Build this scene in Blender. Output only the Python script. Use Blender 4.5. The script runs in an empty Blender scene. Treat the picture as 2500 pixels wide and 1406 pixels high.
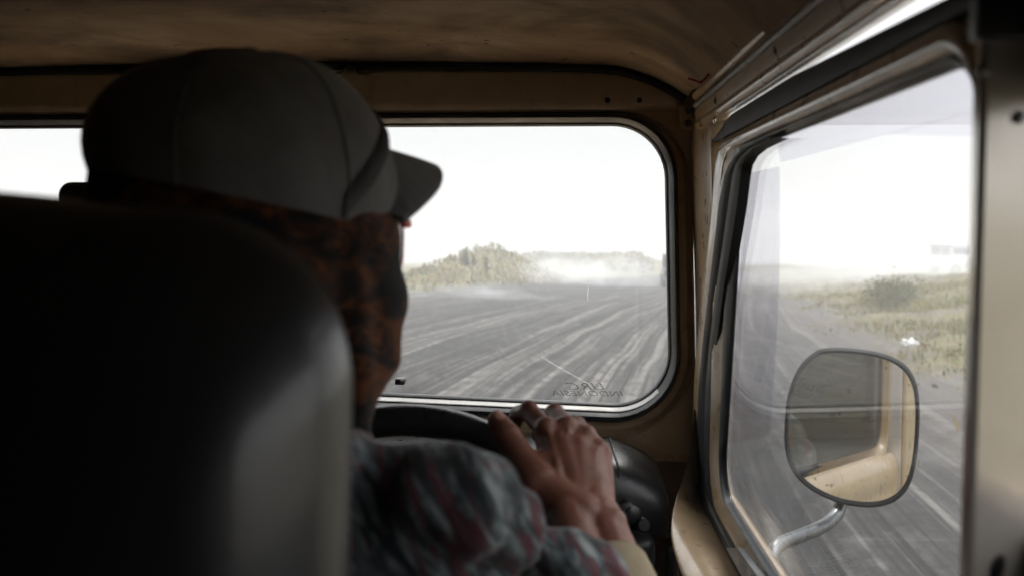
import bpy, bmesh, math, random
import numpy as np
from mathutils import Vector, Matrix, Euler

R = math.radians
rng = np.random.default_rng(7)
random.seed(7)
scene = bpy.context.scene
COL = scene.collection
H = 1.62                       # eye height above the track; car shapes are written relative to the eye

# ------------------------------------------------------------------ camera
cam_d = bpy.data.cameras.new('camera')
cam = bpy.data.objects.new('camera', cam_d)
COL.objects.link(cam)
cam_d.sensor_width = 36.0
cam_d.lens = 35.0
cam_d.clip_start = 0.02
cam_d.clip_end = 5000
PITCH, YAW = math.atan(.0629), math.atan(.0452)
cam.location = (0, 0, H)
cam.rotation_euler = (R(90) - PITCH, 0, YAW)
cam_d.dof.use_dof = True
cam_d.dof.focus_distance = 1.7
cam_d.dof.aperture_fstop = 6.0
scene.camera = cam

# ------------------------------------------------------------------ sky and sun (overcast)
SUN_EL, SUN_AZ = R(52), R(20)      # azimuth clockwise from straight ahead (+y)
world = bpy.data.worlds.new('World')
scene.world = world
world.use_nodes = True
wn, wl = world.node_tree.nodes, world.node_tree.links
wn.clear()
w_out = wn.new('ShaderNodeOutputWorld')
w_bg = wn.new('ShaderNodeBackground'); w_bg.inputs['Strength'].default_value = .1
w_sky = wn.new('ShaderNodeTexSky'); w_sky.sky_type = 'NISHITA'; w_sky.sun_disc = False
w_sky.sun_elevation = SUN_EL; w_sky.sun_rotation = SUN_AZ
w_tc = wn.new('ShaderNodeTexCoord'); w_sep = wn.new('ShaderNodeSeparateXYZ')
w_mr = wn.new('ShaderNodeMapRange'); w_mr.interpolation_type = 'SMOOTHSTEP'
w_mr.inputs['From Min'].default_value = .16; w_mr.inputs['From Max'].default_value = .9
w_mr.inputs['To Min'].default_value = 11.6; w_mr.inputs['To Max'].default_value = 44.0
w_col = wn.new('ShaderNodeVectorMath'); w_col.operation = 'SCALE'
w_col.inputs[0].default_value = (1, 1, 1.01)
w_mix = wn.new('ShaderNodeMix'); w_mix.data_type = 'RGBA'
w_mix.inputs['Factor'].default_value = .93
wl.new(w_tc.outputs['Generated'], w_sep.inputs[0])
wl.new(w_sep.outputs['Z'], w_mr.inputs['Value'])
wl.new(w_mr.outputs[0], w_col.inputs['Scale'])
wl.new(w_sky.outputs[0], w_mix.inputs[6])
wl.new(w_col.outputs[0], w_mix.inputs[7])
wl.new(w_mix.outputs[2], w_bg.inputs['Color'])
wl.new(w_bg.outputs[0], w_out.inputs['Surface'])

sun_d = bpy.data.lights.new('sun', 'SUN')
sun_d.energy = 1.5; sun_d.angle = R(14); sun_d.color = (1, .96, .9)
sun = bpy.data.objects.new('sun', sun_d); COL.objects.link(sun)
sdir = Vector((math.sin(SUN_AZ) * math.cos(SUN_EL), math.cos(SUN_AZ) * math.cos(SUN_EL), math.sin(SUN_EL)))
sun.rotation_euler = sdir.to_track_quat('Z', 'Y').to_euler()
sun.location = (0, 0, 30)

scene.view_settings.view_transform = 'Standard'
scene.view_settings.look = 'None'
scene.view_settings.exposure = 0
scene.view_settings.gamma = 1
scene.view_settings.use_curve_mapping = False
cy = scene.cycles
cy.use_denoising = True
cy.max_bounces = 10; cy.diffuse_bounces = 5; cy.glossy_bounces = 5
cy.transmission_bounces = 6; cy.transparent_max_bounces = 32; cy.volume_bounces = 1
cy.sample_clamp_indirect = 6
cy.caustics_reflective = False; cy.caustics_refractive = False

# ------------------------------------------------------------------ helpers
CAMROT = Euler((R(90) - PITCH, 0, YAW)).to_matrix()
F = 35 / 36 * 2500

def ray(px, py):
    return CAMROT @ Vector(((px - 1250) / F, (703 - py) / F, -1.0))
def Py(px, py, y):
    d = ray(px, py); return d * (y / d.y)
def Px(px, py, x):
    d = ray(px, py); return d * (x / d.x)
def Ppl(px, py, p, n):
    d = ray(px, py); return d * (Vector(p).dot(n) / d.dot(n))

def tag(o, label=None, cat=None, group=None, kind=None):
    if label: o['label'] = label
    if cat: o['category'] = cat
    if group: o['group'] = group
    if kind: o['kind'] = kind
    return o

def mk(name, V, Fc, mat=None, parent=None, dz=H, smooth=True, angle=None):
    me = bpy.data.meshes.new(name)
    me.from_pydata([(v[0], v[1], v[2] + dz) for v in V], [], [tuple(f) for f in Fc])
    me.validate(); me.update()
    return link(name, me, mat, parent, smooth, angle)

def link(name, me, mat=None, parent=None, smooth=True, angle=None):
    if smooth:
        me.polygons.foreach_set('use_smooth', [True] * len(me.polygons))
        if angle: me.set_sharp_from_angle(angle=R(angle))
    o = bpy.data.objects.new(name, me)
    COL.objects.link(o)
    if mat: me.materials.append(mat)
    if parent:
        o.parent = parent
        if 'base' in parent.keys():
            o.location = [-c for c in parent['base']]
    return o

def empty(name, loc, rz=0):
    o = bpy.data.objects.new(name, None); COL.objects.link(o)
    o.location = loc; o.rotation_euler = (0, 0, rz)
    o.empty_display_size = .1
    return o

class MB:
    """collects shapes into one mesh"""
    def __init__(s): s.V, s.F = [], []
    def add(s, V, Fc):
        b = len(s.V); s.V += [tuple(v) for v in V]; s.F += [tuple(i + b for i in f) for f in Fc]; return s
    def box(s, x0, x1, y0, y1, z0, z1, bev=.0, seg=2):
        bm = bmesh.new(); bmesh.ops.create_cube(bm, size=1)
        for v in bm.verts:
            v.co = Vector(((x0 + x1) / 2 + v.co.x * (x1 - x0), (y0 + y1) / 2 + v.co.y * (y1 - y0), (z0 + z1) / 2 + v.co.z * (z1 - z0)))
        if bev > 0: bmesh.ops.bevel(bm, geom=bm.edges[:], offset=bev, segments=seg, affect='EDGES', profile=.5)
        bm.verts.index_update()
        s.add([v.co[:] for v in bm.verts], [[v.index for v in f.verts] for f in bm.faces]); bm.free(); return s
    def tube(s, path, rad, n=12, cap=True, flat=1.0, up=None):
        P = [Vector(p) for p in path]
        if not hasattr(rad, '__len__'): rad = [rad] * len(P)
        T = [(P[min(i + 1, len(P) - 1)] - P[max(i - 1, 0)]).normalized() for i in range(len(P))]
        u = Vector(up) if up else (Vector((0, 0, 1)) if abs(T[0].z) < .9 else Vector((1, 0, 0)))
        V, Fc = [], []
        for i, p in enumerate(P):
            a = (u - T[i] * u.dot(T[i])).normalized(); b = T[i].cross(a); u = a
            for k in range(n):
                w = 2 * math.pi * k / n
                V.append(p + a * math.cos(w) * rad[i] * flat + b * math.sin(w) * rad[i])
        for i in range(len(P) - 1):
            for k in range(n):
                Fc.append((i * n + k, i * n + (k + 1) % n, (i + 1) * n + (k + 1) % n, (i + 1) * n + k))
        if cap:
            Fc.append(tuple(reversed(range(n)))); Fc.append(tuple(range((len(P) - 1) * n, len(P) * n)))
        return s.add(V, Fc)
    def loops(s, L, closed=True, cap0=False, cap1=False):
        n = len(L[0]); V = [v for l in L for v in l]; Fc = []
        for i in range(len(L) - 1):
            for k in range(n if closed else n - 1):
                Fc.append((i * n + k, i * n + (k + 1) % n, (i + 1) * n + (k + 1) % n, (i + 1) * n + k))
        if cap0: Fc.append(tuple(reversed(range(n))))
        if cap1: Fc.append(tuple(range((len(L) - 1) * n, len(L) * n)))
        return s.add(V, Fc)
    def ball(s, c, r, nu=14, nv=9, M=None):
        V, Fc = [], []
        r = r if hasattr(r, '__len__') else (r, r, r)
        for j in range(1, nv):
            t = math.pi * j / nv
            for i in range(nu):
                a = 2 * math.pi * i / nu
                p = Vector((r[0] * math.sin(t) * math.cos(a), r[1] * math.sin(t) * math.sin(a), r[2] * math.cos(t)))
                if M: p = M @ p
                V.append(Vector(c) + p)
        def ax(z):
            p = Vector((0, 0, z)); p = M @ p if M else p; return Vector(c) + p
        V.append(ax(r[2])); V.append(ax(-r[2])); t_, b_ = len(V) - 2, len(V) - 1
        for j in range(nv - 2):
            for i in range(nu):
                Fc.append((j * nu + i, (j + 1) * nu + i, (j + 1) * nu + (i + 1) % nu, j * nu + (i + 1) % nu))
        for i in range(nu):
            Fc.append((t_, i, (i + 1) % nu)); q = (nv - 2) * nu
            Fc.append((b_, q + (i + 1) % nu, q + i))
        return s.add(V, Fc)
    def cone(s, p0, r0, p1, r1, n=14):
        """round cone: two balls and the skin between them"""
        p0, p1 = Vector(p0), Vector(p1); d = (p1 - p0); L = d.length; d.normalize()
        path, rad = [], []
        for k in range(6):
            a = math.pi / 2 * (1 - k / 5.0); path.append(p0 - d * r0 * math.sin(a)); rad.append(max(r0 * math.cos(a), r0 * .05))
        for k in range(6):
            a = math.pi / 2 * k / 5.0; path.append(p1 + d * r1 * math.sin(a)); rad.append(max(r1 * math.cos(a), r1 * .05))
        return s.tube(path, rad, n)
    def obj(s, name, mat=None, parent=None, dz=H, smooth=True, angle=None):
        return mk(name, s.V, s.F, mat, parent, dz, smooth, angle)

def blob(name, mb, voxel, smooth, mat, parent, fix=None, fac=.5):
    """union of the shapes in mb as one continuous skin"""
    o = mb.obj('tmp_' + name)
    m = o.modifiers.new('r', 'REMESH'); m.mode = 'VOXEL'; m.voxel_size = voxel
    if smooth:
        q = o.modifiers.new('s', 'SMOOTH'); q.factor = fac; q.iterations = smooth
    dg = bpy.context.evaluated_depsgraph_get(); dg.update()
    me = bpy.data.meshes.new_from_object(o.evaluated_get(dg))
    me.name = name
    bpy.data.objects.remove(o)
    if fix is not None:
        n = len(me.vertices); co = np.empty(n * 3, 'f'); me.vertices.foreach_get('co', co)
        no = np.empty(n * 3, 'f'); me.vertices.foreach_get('normal', no)
        co = fix(co.reshape(-1, 3), no.reshape(-1, 3)); me.vertices.foreach_set('co', co.astype('f').ravel()); me.update()
    return link(name, me, mat, parent)

def rpoly(corners, radii, offs=None, n=10, rfix=None):
    """rounded polygon in 2-D; offs = outward offset of the edge that starts at each corner"""
    C = [Vector(c) for c in corners]; N = len(C)
    area = sum(C[i].x * C[(i + 1) % N].y - C[(i + 1) % N].x * C[i].y for i in range(N))
    sg = 1 if area > 0 else -1
    if offs:
        lines = []
        for i in range(N):
            d = (C[(i + 1) % N] - C[i]).normalized(); nn = Vector((d.y, -d.x)) * sg
            lines.append((C[i] + nn * offs[i], d))
        D = []
        for i in range(N):
            (p, d), (q, e) = lines[i - 1], lines[i]
            den = d.x * e.y - d.y * e.x
            t = ((q.x - p.x) * e.y - (q.y - p.y) * e.x) / den if abs(den) > 1e-4 else 0
            D.append(p + d * t if abs(den) > 1e-4 else q.copy())
        C = D
        radii = [rfix or max(.004, radii[i] + .5 * (offs[i - 1] + offs[i])) for i in range(N)]
    out = []
    for i in range(N):
        a = (C[i - 1] - C[i]).normalized(); b = (C[(i + 1) % N] - C[i]).normalized()
        ang = math.acos(max(-1, min(1, a.dot(b))))
        t = radii[i] / math.tan(ang / 2) if ang < 3.1 else 0.001
        t = min(t, .49 * (C[i - 1] - C[i]).length, .49 * (C[(i + 1) % N] - C[i]).length)
        p, q = C[i] + a * t, C[i] + b * t
        for k in range(n):
            s = k / (n - 1); w = C[i]
            # circular-like blend by rational quadratic
            wt = math.cos((math.pi - ang) / 2)
            den = (1 - s) ** 2 + 2 * s * (1 - s) * wt + s * s
            out.append(((1 - s) ** 2 * p + 2 * s * (1 - s) * wt * w + s * s * q) / den)
    return out

# ------------------------------------------------------------------ materials
def new_mat(name):
    m = bpy.data.materials.new(name); m.use_nodes = True
    nt = m.node_tree; nt.nodes.clear()
    out = nt.nodes.new('ShaderNodeOutputMaterial')
    return m, nt, out

class NT:
    def __init__(s, nt): s.nt = nt
    def n(s, t, **kw):
        nd = s.nt.nodes.new(t)
        for k, v in kw.items(): setattr(nd, k, v)
        return nd
    def l(s, a, b): s.nt.links.new(a, b)
    def coord(s, kind='Object', scale=(1, 1, 1), rot=(0, 0, 0)):
        tc = s.n('ShaderNodeTexCoord'); mp = s.n('ShaderNodeMapping')
        src = tc.outputs[kind]
        if any(rot):
            m0 = s.n('ShaderNodeMapping'); m0.inputs['Rotation'].default_value = rot; s.l(src, m0.inputs[0]); src = m0.outputs[0]
        mp.inputs['Scale'].default_value = scale
        s.l(src, mp.inputs[0]); return mp.outputs[0]
    def noise(s, vec, scale=5, detail=4, rough=.5, dist=0):
        t = s.n('ShaderNodeTexNoise'); t.inputs['Scale'].default_value = scale; t.inputs['Detail'].default_value = detail
        t.inputs['Roughness'].default_value = rough; t.inputs['Distortion'].default_value = dist
        if vec: s.l(vec, t.inputs['Vector'])
        return t.outputs['Fac']
    def ramp(s, fac, stops, interp='LINEAR'):
        r = s.n('ShaderNodeValToRGB'); cr = r.color_ramp; cr.interpolation = interp
        while len(cr.elements) < len(stops): cr.elements.new(.5)
        for e, (p, c) in zip(cr.elements, stops):
            e.position = p; e.color = (c if hasattr(c, '__len__') else (c, c, c)) + (1,) if not hasattr(c, '__len__') or len(c) == 3 else c
        s.l(fac, r.inputs[0]); return r.outputs[0]
    def mix(s, fac, a, b, blend='MIX'):
        m = s.n('ShaderNodeMix', data_type='RGBA', blend_type=blend)
        for sock, v in ((m.inputs[0], fac), (m.inputs[6], a), (m.inputs[7], b)):
            if hasattr(v, 'is_linked'): s.l(v, sock)
            elif hasattr(v, '__len__'): sock.default_value = tuple(v) + (1,) if len(v) == 3 else v
            else: sock.default_value = v
        return m.outputs[2]
    def math(s, op, a, b=None):
        m = s.n('ShaderNodeMath', operation=op)
        for i, v in enumerate((a, b)):
            if v is None: continue
            if hasattr(v, 'is_linked'): s.l(v, m.inputs[i])
            else: m.inputs[i].default_value = v
        return m.outputs[0]
    def bump(s, h, strength=.3, dist=.001):
        b = s.n('ShaderNodeBump'); b.inputs['Strength'].default_value = strength; b.inputs['Distance'].default_value = dist
        s.l(h, b.inputs['Height']); return b.outputs[0]
    def pbr(s, col, rough=.5, spec=.5, metal=0, normal=None, sss=0, coat=0, sheen=0):
        p = s.n('ShaderNodeBsdfPrincipled')
        if hasattr(col, 'is_linked'): s.l(col, p.inputs['Base Color'])
        else: p.inputs['Base Color'].default_value = tuple(col) + (1,)
        if hasattr(rough, 'is_linked'): s.l(rough, p.inputs['Roughness'])
        else: p.inputs['Roughness'].default_value = rough
        p.inputs['Specular IOR Level'].default_value = spec; p.inputs['Metallic'].default_value = metal
        if normal: s.l(normal, p.inputs['Normal'])
        if sss:
            p.inputs['Subsurface Weight'].default_value = sss; p.inputs['Subsurface Radius'].default_value = (1, .35, .2); p.inputs['Subsurface Scale'].default_value = .0030
        if coat: p.inputs['Coat Weight'].default_value = coat; p.inputs['Coat Roughness'].default_value = .12
        if sheen: p.inputs['Sheen Weight'].default_value = sheen
        return p.outputs[0]

def simple(name, col, rough=.5, var=.25, scale=20, bump=0, bscale=200, bdist=.0006, rv=1.0, **kw):
    m, nt, out = new_mat(name); q = NT(nt); v = q.coord()
    f = q.noise(v, scale, 5, .6)
    c = q.ramp(f, [(.3, tuple(x * (1 - var) for x in col)), (.7, tuple(min(1, x * (1 + var)) for x in col))])
    rr = q.ramp(q.noise(v, scale * 2.3, 3), [(.3, max(0, rough - .08 * rv)), (.7, min(1, rough + .1 * rv))])
    nm = q.bump(q.noise(v, bscale, 3, .6), bump, bdist) if bump else None
    q.l(q.pbr(c, rr, normal=nm, **kw), out.inputs['Surface']); return m

M = {}
# worn beige body paint with grime and small chips
m, nt, out = new_mat('beige_paint'); q = NT(nt); v = q.coord()
c = q.ramp(q.noise(v, 9, 6, .65), [(.3, (.40, .285, .165)), (.6, (.50, .37, .225)), (.8, (.53, .40, .25))])
c = q.mix(q.ramp(q.noise(v, 60, 4, .7), [(.62, 0.0), (.80, .4)]), c, (.24, .15, .08))
c = q.mix(q.ramp(q.noise(v, 240, 2, .5), [(.76, 0.0), (.78, .7)]), c, (.12, .07, .04))
q.l(q.pbr(c, q.ramp(q.noise(v, 30, 4), [(.3, .24), (.7, .42)]), coat=.55, normal=q.bump(q.noise(v, 35, 3), .12, .001)), out.inputs['Surface'])
M['paint'] = m
m, nt, out = new_mat('scuffed_metal_paint'); q = NT(nt); v = q.coord()
c = q.ramp(q.noise(v, 9, 6, .65), [(.3, (.60, .55, .49)), (.6, (.70, .65, .58)), (.8, (.76, .72, .66))])
q.l(q.pbr(c, q.ramp(q.noise(v, 30, 4), [(.3, .15), (.7, .23)]), metal=.5, coat=1.0), out.inputs['Surface'])
M['scuffed'] = m
M['pale_paint'] = simple('pale_paint', (.6, .6, .62), .3)
M['dark_paint'] = simple('dark_paint', (.035, .04, .05), .3)
M['rubber'] = simple('black_rubber', (.009, .010, .011), .62, .2, 12, .1, 300, .0005, rv=.4, spec=.3)
M['gasket'] = simple('seal_rubber', (.010, .012, .014), .42, .15, 8)
M['trim'] = simple('sheen_metal', (.36, .35, .34), .45, .03, 6, metal=.7)  # pale metal standing for sky reflected in the rubber ledge
M['steel'] = simple('brushed_steel', (.25, .26, .27), .32, .2, 60, .05, metal=.9)
M['chrome'] = simple('worn_chrome', (.6, .6, .6), .15, .1, 60, metal=1)
M['dark'] = simple('dark_plastic', (.010, .010, .011), .4)
M['grey'] = simple('grey_metal', (.10, .105, .11), .4, .3)
M['red'] = simple('red_wire', (.5, .03, .012), .4)
M['carpet'] = simple('floor_mat', (.03, .022, .016), .9, .4, 60, .5)
M['brown'] = simple('brown_panel', (.06, .036, .024), .6, .3)
M['seat'] = simple('black_leather', (.017, .017, .0185), .36, .12, 9, .25, 420, .0005, rv=.25, spec=.7, coat=.3)
M['dash'] = simple('grained_vinyl', (.014, .014, .015), .3, .2, 25, .4, 420, .0008, rv=.4)
M['skin'] = None
# headliner: stained fabric board
m, nt, out = new_mat('stained_headliner'); q = NT(nt); v = q.coord()
c = q.ramp(q.noise(v, 3.2, 6, .6, .6), [(.30, (.15, .10, .066)), (.5, (.30, .22, .15)), (.68, (.44, .36, .29))])
c = q.mix(q.ramp(q.noise(q.coord(), 5.5, 6, .6, .3), [(.46, 0.0), (.70, .8)]), c, (.07, .048, .035))
c = q.mix(q.ramp(q.noise(v, 55, 2, .4), [(.735, 0.0), (.76, .85)]), c, (.02, .014, .01))
wv = q.n('ShaderNodeTexWave'); wv.inputs['Scale'].default_value = 95; q.l(q.coord(rot=(0, 0, .8)), wv.inputs['Vector'])
q.l(q.pbr(c, .85, .2, normal=q.bump(wv.outputs['Fac'], .3, .0007)), out.inputs['Surface'])
M['headliner'] = m
# cloth of the bandana: brown-orange batik on black
m, nt, out = new_mat('batik_cloth'); q = NT(nt); v = q.coord(scale=(1, 1, 1.7))
f = q.noise(v, 22, 4, .62, 1.6)
c = q.ramp(f, [(.38, (.005, .005, .007)), (.47, (.022, .008, .005)), (.53, (.082, .027, .009)), (.63, (.15, .051, .015)), (.73, (.025, .010, .006))])
c = q.mix(q.ramp(q.noise(q.coord(scale=(1, 1, 2.2)), 13, 3), [(.49, 0.0), (.56, 1.0)]), c, (.007, .007, .009))
q.l(q.pbr(c, .8, .2, sheen=.15, normal=q.bump(q.noise(v, 260, 3), .35, .0008)), out.inputs['Surface'])
M['batik'] = m
# plaid shirt
m, nt, out = new_mat('faded_plaid'); q = NT(nt)
v1 = q.coord(scale=(20, 20, 100), rot=(.15, -1.0, .2)); v2 = q.coord(scale=(18, 18, 105), rot=(.1, -1.2, .3))
c = q.ramp(q.noise(v1, 1.5, 3, .55, .5), [(.36, (.014, .017, .020)), (.48, (.045, .055, .06)), (.58, (.14, .17, .175)), (.70, (.34, .36, .36))])
c = q.mix(q.ramp(q.noise(v2, 1.3, 3, .6, .5), [(.50, 0.0), (.60, .8)]), c, (.10, .018, .028))
c = q.mix(q.ramp(q.noise(q.coord(scale=(30, 30, 8), rot=(.2, -.6, 0)), 1.2, 2, .5), [(.55, 0.0), (.64, .7)]), c, (.016, .02, .024))
q.l(q.pbr(c, .85, .2, sheen=.2, normal=q.bump(q.noise(q.coord(), 420, 2), .35, .0006)), out.inputs['Surface'])
M['plaid'] = m
M['cap'] = simple('grey_cotton', (.135, .13, .138), .85, .2, 14, .6, 26, .006, sheen=.2)
M['cap_band'] = simple('black_ribbon', (.012, .012, .013), .7)
M['cuff'] = simple('tan_knit', (.22, .175, .11), .85, .15, 40, .6, 380, .0008)
M['denim'] = simple('dark_denim', (.03, .035, .05), .8)
M['orange'] = simple('orange_plastic', (.75, .09, .02), .35)
# skin
m, nt, out = new_mat('skin'); q = NT(nt); v = q.coord()
c = q.ramp(q.noise(v, 45, 5, .6), [(.3, (.125, .047, .030)), (.55, (.165, .065, .042)), (.75, (.22, .098, .068))])
b1 = q.noise(v, 150, 4, .65); vo = q.n('ShaderNodeTexVoronoi', feature='DISTANCE_TO_EDGE'); vo.inputs['Scale'].default_value = 620; q.l(v, vo.inputs['Vector'])
hgt = q.math('ADD', b1, q.math('MULTIPLY', vo.outputs['Distance'], .5))
q.l(q.pbr(c, q.ramp(q.noise(v, 80, 3), [(.3, .42), (.7, .58)]), .45, normal=q.bump(hgt, .35, .0011), sss=.12), out.inputs['Surface'])
M['skin'] = m
M['nail'] = simple('finger_nail', (.42, .22, .17), .3, .1)

def glass_mat(name, tint=(.95, .955, .95), dirt=.05, refl=1.0, dcol=(.75, .74, .72)):
    m, nt, out = new_mat(name); q = NT(nt)
    g = q.n('ShaderNodeNewGeometry'); d = q.n('ShaderNodeVectorMath', operation='DOT_PRODUCT')
    q.l(g.outputs['Incoming'], d.inputs[0]); q.l(g.outputs['Normal'], d.inputs[1])
    c1 = q.math('SUBTRACT', 1.0, q.math('ABSOLUTE', d.outputs['Value']))
    fr = q.math('ADD', q.math('MULTIPLY', q.math('POWER', c1, 5.0), .96 * refl), .04 * refl)
    tr = q.n('ShaderNodeBsdfTransparent'); tr.inputs[0].default_value = tint + (1,)
    gl = q.n('ShaderNodeBsdfGlossy'); gl.inputs['Roughness'].default_value = .0
    mx = q.n('ShaderNodeMixShader'); q.l(fr, mx.inputs[0]); q.l(tr.outputs[0], mx.inputs[1]); q.l(gl.outputs[0], mx.inputs[2])
    last = mx.outputs[0]
    if dirt:
        v = q.coord()
        n1 = q.noise(v, 6, 6, .7, .4); n2 = q.noise(q.coord(scale=(1, 1, .25)), 60, 4, .7)
        f = q.ramp(q.math('ADD', q.math('MULTIPLY', n1, .6), q.math('MULTIPLY', n2, .4)), [(.35, dirt * .5), (.65, dirt * 1.6)])
        tl = q.n('ShaderNodeBsdfTranslucent'); tl.inputs[0].default_value = dcol + (1,)
        m2 = q.n('ShaderNodeMixShader'); q.l(f, m2.inputs[0]); q.l(last, m2.inputs[1]); q.l(tl.outputs[0], m2.inputs[2]); last = m2.outputs[0]
    q.l(last, out.inputs['Surface']); return m
M['glass'] = glass_mat('dusty_glass', dirt=.007)
M['side_glass'] = glass_mat('side_glass', dirt=.012, refl=.65)
M['acrylic'] = glass_mat('lavender_acrylic', (.945, .94, .975), 0, .25)
M['acrylic_dark'] = glass_mat('smoky_acrylic', (.89, .89, .93), 0, .25)
m, nt, out = new_mat('mirror_silver'); q = NT(nt)
q.l(q.pbr(q.ramp(q.noise(q.coord(), 90, 3), [(.66, (.8, .82, .83)), (.72, (.4, .37, .33))]), .03, metal=1), out.inputs['Surface'])
M['mirror'] = m
m, nt, out = new_mat('wet_drop'); q = NT(nt)
tl = q.n('ShaderNodeBsdfTranslucent'); tl.inputs[0].default_value = (.95, .95, .95, 1)
tp = q.n('ShaderNodeBsdfTransparent'); ms = q.n('ShaderNodeMixShader'); ms.inputs[0].default_value = .22
q.l(tp.outputs[0], ms.inputs[1]); q.l(tl.outputs[0], ms.inputs[2]); q.l(ms.outputs[0], out.inputs['Surface'])
M['drop'] = m
m, nt, out = new_mat('etched_decal'); q = NT(nt)
tp = q.n('ShaderNodeBsdfTransparent'); ms = q.n('ShaderNodeMixShader'); ms.inputs[0].default_value = .33
q.l(tp.outputs[0], ms.inputs[1]); q.l(q.pbr((.12, .15, .135), .5), ms.inputs[2]); q.l(ms.outputs[0], out.inputs['Surface'])
M['etch'] = m

# ================================================================== OUTSIDE: ground
SL = .034
def cxv(v):
    v = np.clip(np.asarray(v, float), -40, 220)
    return .085 * v + np.where(v > 0, v * v / 620, 0)
def sstep(a, b, t):
    t = np.clip((t - a) / (b - a), 0, 1); return t * t * (3 - 2 * t)
def fbm(x, y, s, seed=0):
    r = 0; a = 1.0
    for k in range(5):
        g = np.random.default_rng(seed * 31 + k).uniform(0, 6.28, 8)
        for j in range(3):
            th = g[j]; r = r + a * np.sin((x * math.cos(th) + y * math.sin(th)) * s + g[j + 3]) / 3
        s *= 1.9; a *= .55
    return r
def veg_left(x, y):
    e = y - (75 + 3.5 * x + .06 * np.minimum(x, 0) ** 2)           # >0 beyond the foot of the left bank
    e = (y - (69 + 3.0 * x)) / 3.0
    return e
def veg_right(x, y):
    return x - (2.6 + .175 * y + .5 * np.sin(y * .7) + .35 * np.sin(y * 1.9 + 1))
def terr(x, y):
    x = np.asarray(x, float); y = np.asarray(y, float)
    z = -SL * np.clip(y, -60, 600)
    l = veg_left(x, y)
    z = z + (.15 + 2.15 * np.exp(-((x + 5.0) / 3.1) ** 2) + .8 * sstep(-9, -16, x)) * sstep(0, 5.5, l) * sstep(2.5, -1.5, x) * (1 + .10 * fbm(x, y, .5, 3)) * sstep(130, 95, y)
    r = veg_right(x, y)
    z = z + (.75 * sstep(.5, 9, r) + .10 * sstep(-.3, .8, r) * (1 + fbm(x, y, 1.1, 5)))* sstep(95, 55, y)
    far = sstep(110, 170, y)
    z = z + far * (2.2 + .9 * fbm(x, y, .07, 8)) * sstep(3, -2, x - .092 * y) * sstep(-8, 2, x - .0 * y + 6) 
    z = z + .35 * sstep(120, 190, y) * (1 + fbm(x, y, .03, 11)) * .7
    u = x - cxv(y)
    rut = sstep(9, 5, np.abs(u))
    z = z + rut * .035 * (np.sin(u * 5.1 + .3 * np.sin(y * .15)) + .6 * np.sin(u * 11.3 + 1))
    return z + .03 * fbm(x, y, .8, 2)

vs = np.concatenate([np.linspace(-30, 4, 24)[:-1], 4 * np.exp(np.linspace(0, math.log(420 / 4), 230))])
us = np.concatenate([-np.exp(np.linspace(math.log(420), math.log(14), 34)), np.linspace(-13.5, 15, 190), np.exp(np.linspace(math.log(15.5), math.log(420), 34))])
UU, VV = np.meshgrid(us, vs)
XX = UU + cxv(VV); YY = VV
ZZ = terr(XX, YY)
nv, nu = UU.shape
me = bpy.data.meshes.new('ground')
idx = np.arange(nv * nu).reshape(nv, nu)
quads = np.stack([idx[:-1, :-1], idx[:-1, 1:], idx[1:, 1:], idx[1:, :-1]], -1).reshape(-1, 4)
me.from_pydata(np.stack([XX, YY, ZZ], -1).reshape(-1, 3).tolist(), [], quads.tolist())
uvl = me.uv_layers.new(name='track')
li = np.empty(len(me.loops), 'i'); me.loops.foreach_get('vertex_index', li)
uvl.data.foreach_set('uv', np.stack([UU.ravel()[li], VV.ravel()[li]], -1).astype('f').ravel())
at = me.attributes.new('veg', 'FLOAT', 'POINT')
vg = np.maximum(sstep(-.2, 1.2, veg_left(XX, YY)), .75 * sstep(-.6, 1.5, veg_right(XX, YY)))
vg = np.maximum(vg, sstep(118, 140, YY) * sstep(3, -1, XX - .094 * YY))
at.data.foreach_set('value', vg.astype('f').ravel())
m, nt, out = new_mat('volcanic_sand'); q = NT(nt)
uv = q.n('ShaderNodeUVMap', uv_map='track').outputs[0]
def sc(vec, s):
    mp = q.n('ShaderNodeMapping'); mp.inputs['Scale'].default_value = s; q.l(vec, mp.inputs[0]); return mp.outputs[0]
wob = q.n('ShaderNodeTexNoise'); wob.inputs['Scale'].default_value = .12; wob.inputs['Detail'].default_value = 1; q.l(uv, wob.inputs['Vector'])
sub = q.n('ShaderNodeVectorMath', operation='SUBTRACT'); q.l(wob.outputs['Color'], sub.inputs[0]); sub.inputs[1].default_value = (.5, .5, .5)
scl = q.n('ShaderNodeVectorMath', operation='MULTIPLY'); q.l(sub.outputs[0], scl.inputs[0]); scl.inputs[1].default_value = (.45, 0, 0)
adv = q.n('ShaderNodeVectorMath', operation='ADD'); q.l(uv, adv.inputs[0]); q.l(scl.outputs[0], adv.inputs[1]); uvw = adv.outputs[0]
st1 = q.noise(sc(uvw, (3.0, .020, 1)), 1, 6, .66, .05)
st4 = q.noise(sc(uvw, (15, .05, 1)), 1, 4, .6)
st2 = q.noise(sc(uvw, (1.1, .03, 1)), 1.0, 4, .6, .2)
st3 = q.noise(sc(uvw, (8, .05, 1)), 1, 3, .6)
clod = q.noise(sc(uv, (1, .8, 1)), 4, 7, .78)
clod2 = q.noise(sc(uv, (1, .5, 1)), 1.1, 4, .6)
base = q.ramp(st2, [(.32, (.034, .034, .036)), (.52, (.056, .0555, .057)), (.7, (.092, .090, .091))])
mot = q.noise(sc(uv, (1.6, .55, 1)), 1.1, 6, .75, .4)
base = q.mix(q.ramp(mot, [(.34, .7), (.50, 0.0)]), base, (.034, .033, .034))
base = q.mix(q.ramp(mot, [(.54, 0.0), (.72, .45)]), base, (.135, .130, .126))
base = q.mix(q.ramp(clod2, [(.46, 0.0), (.70, .45)]), base, (.14, .132, .126))
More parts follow.
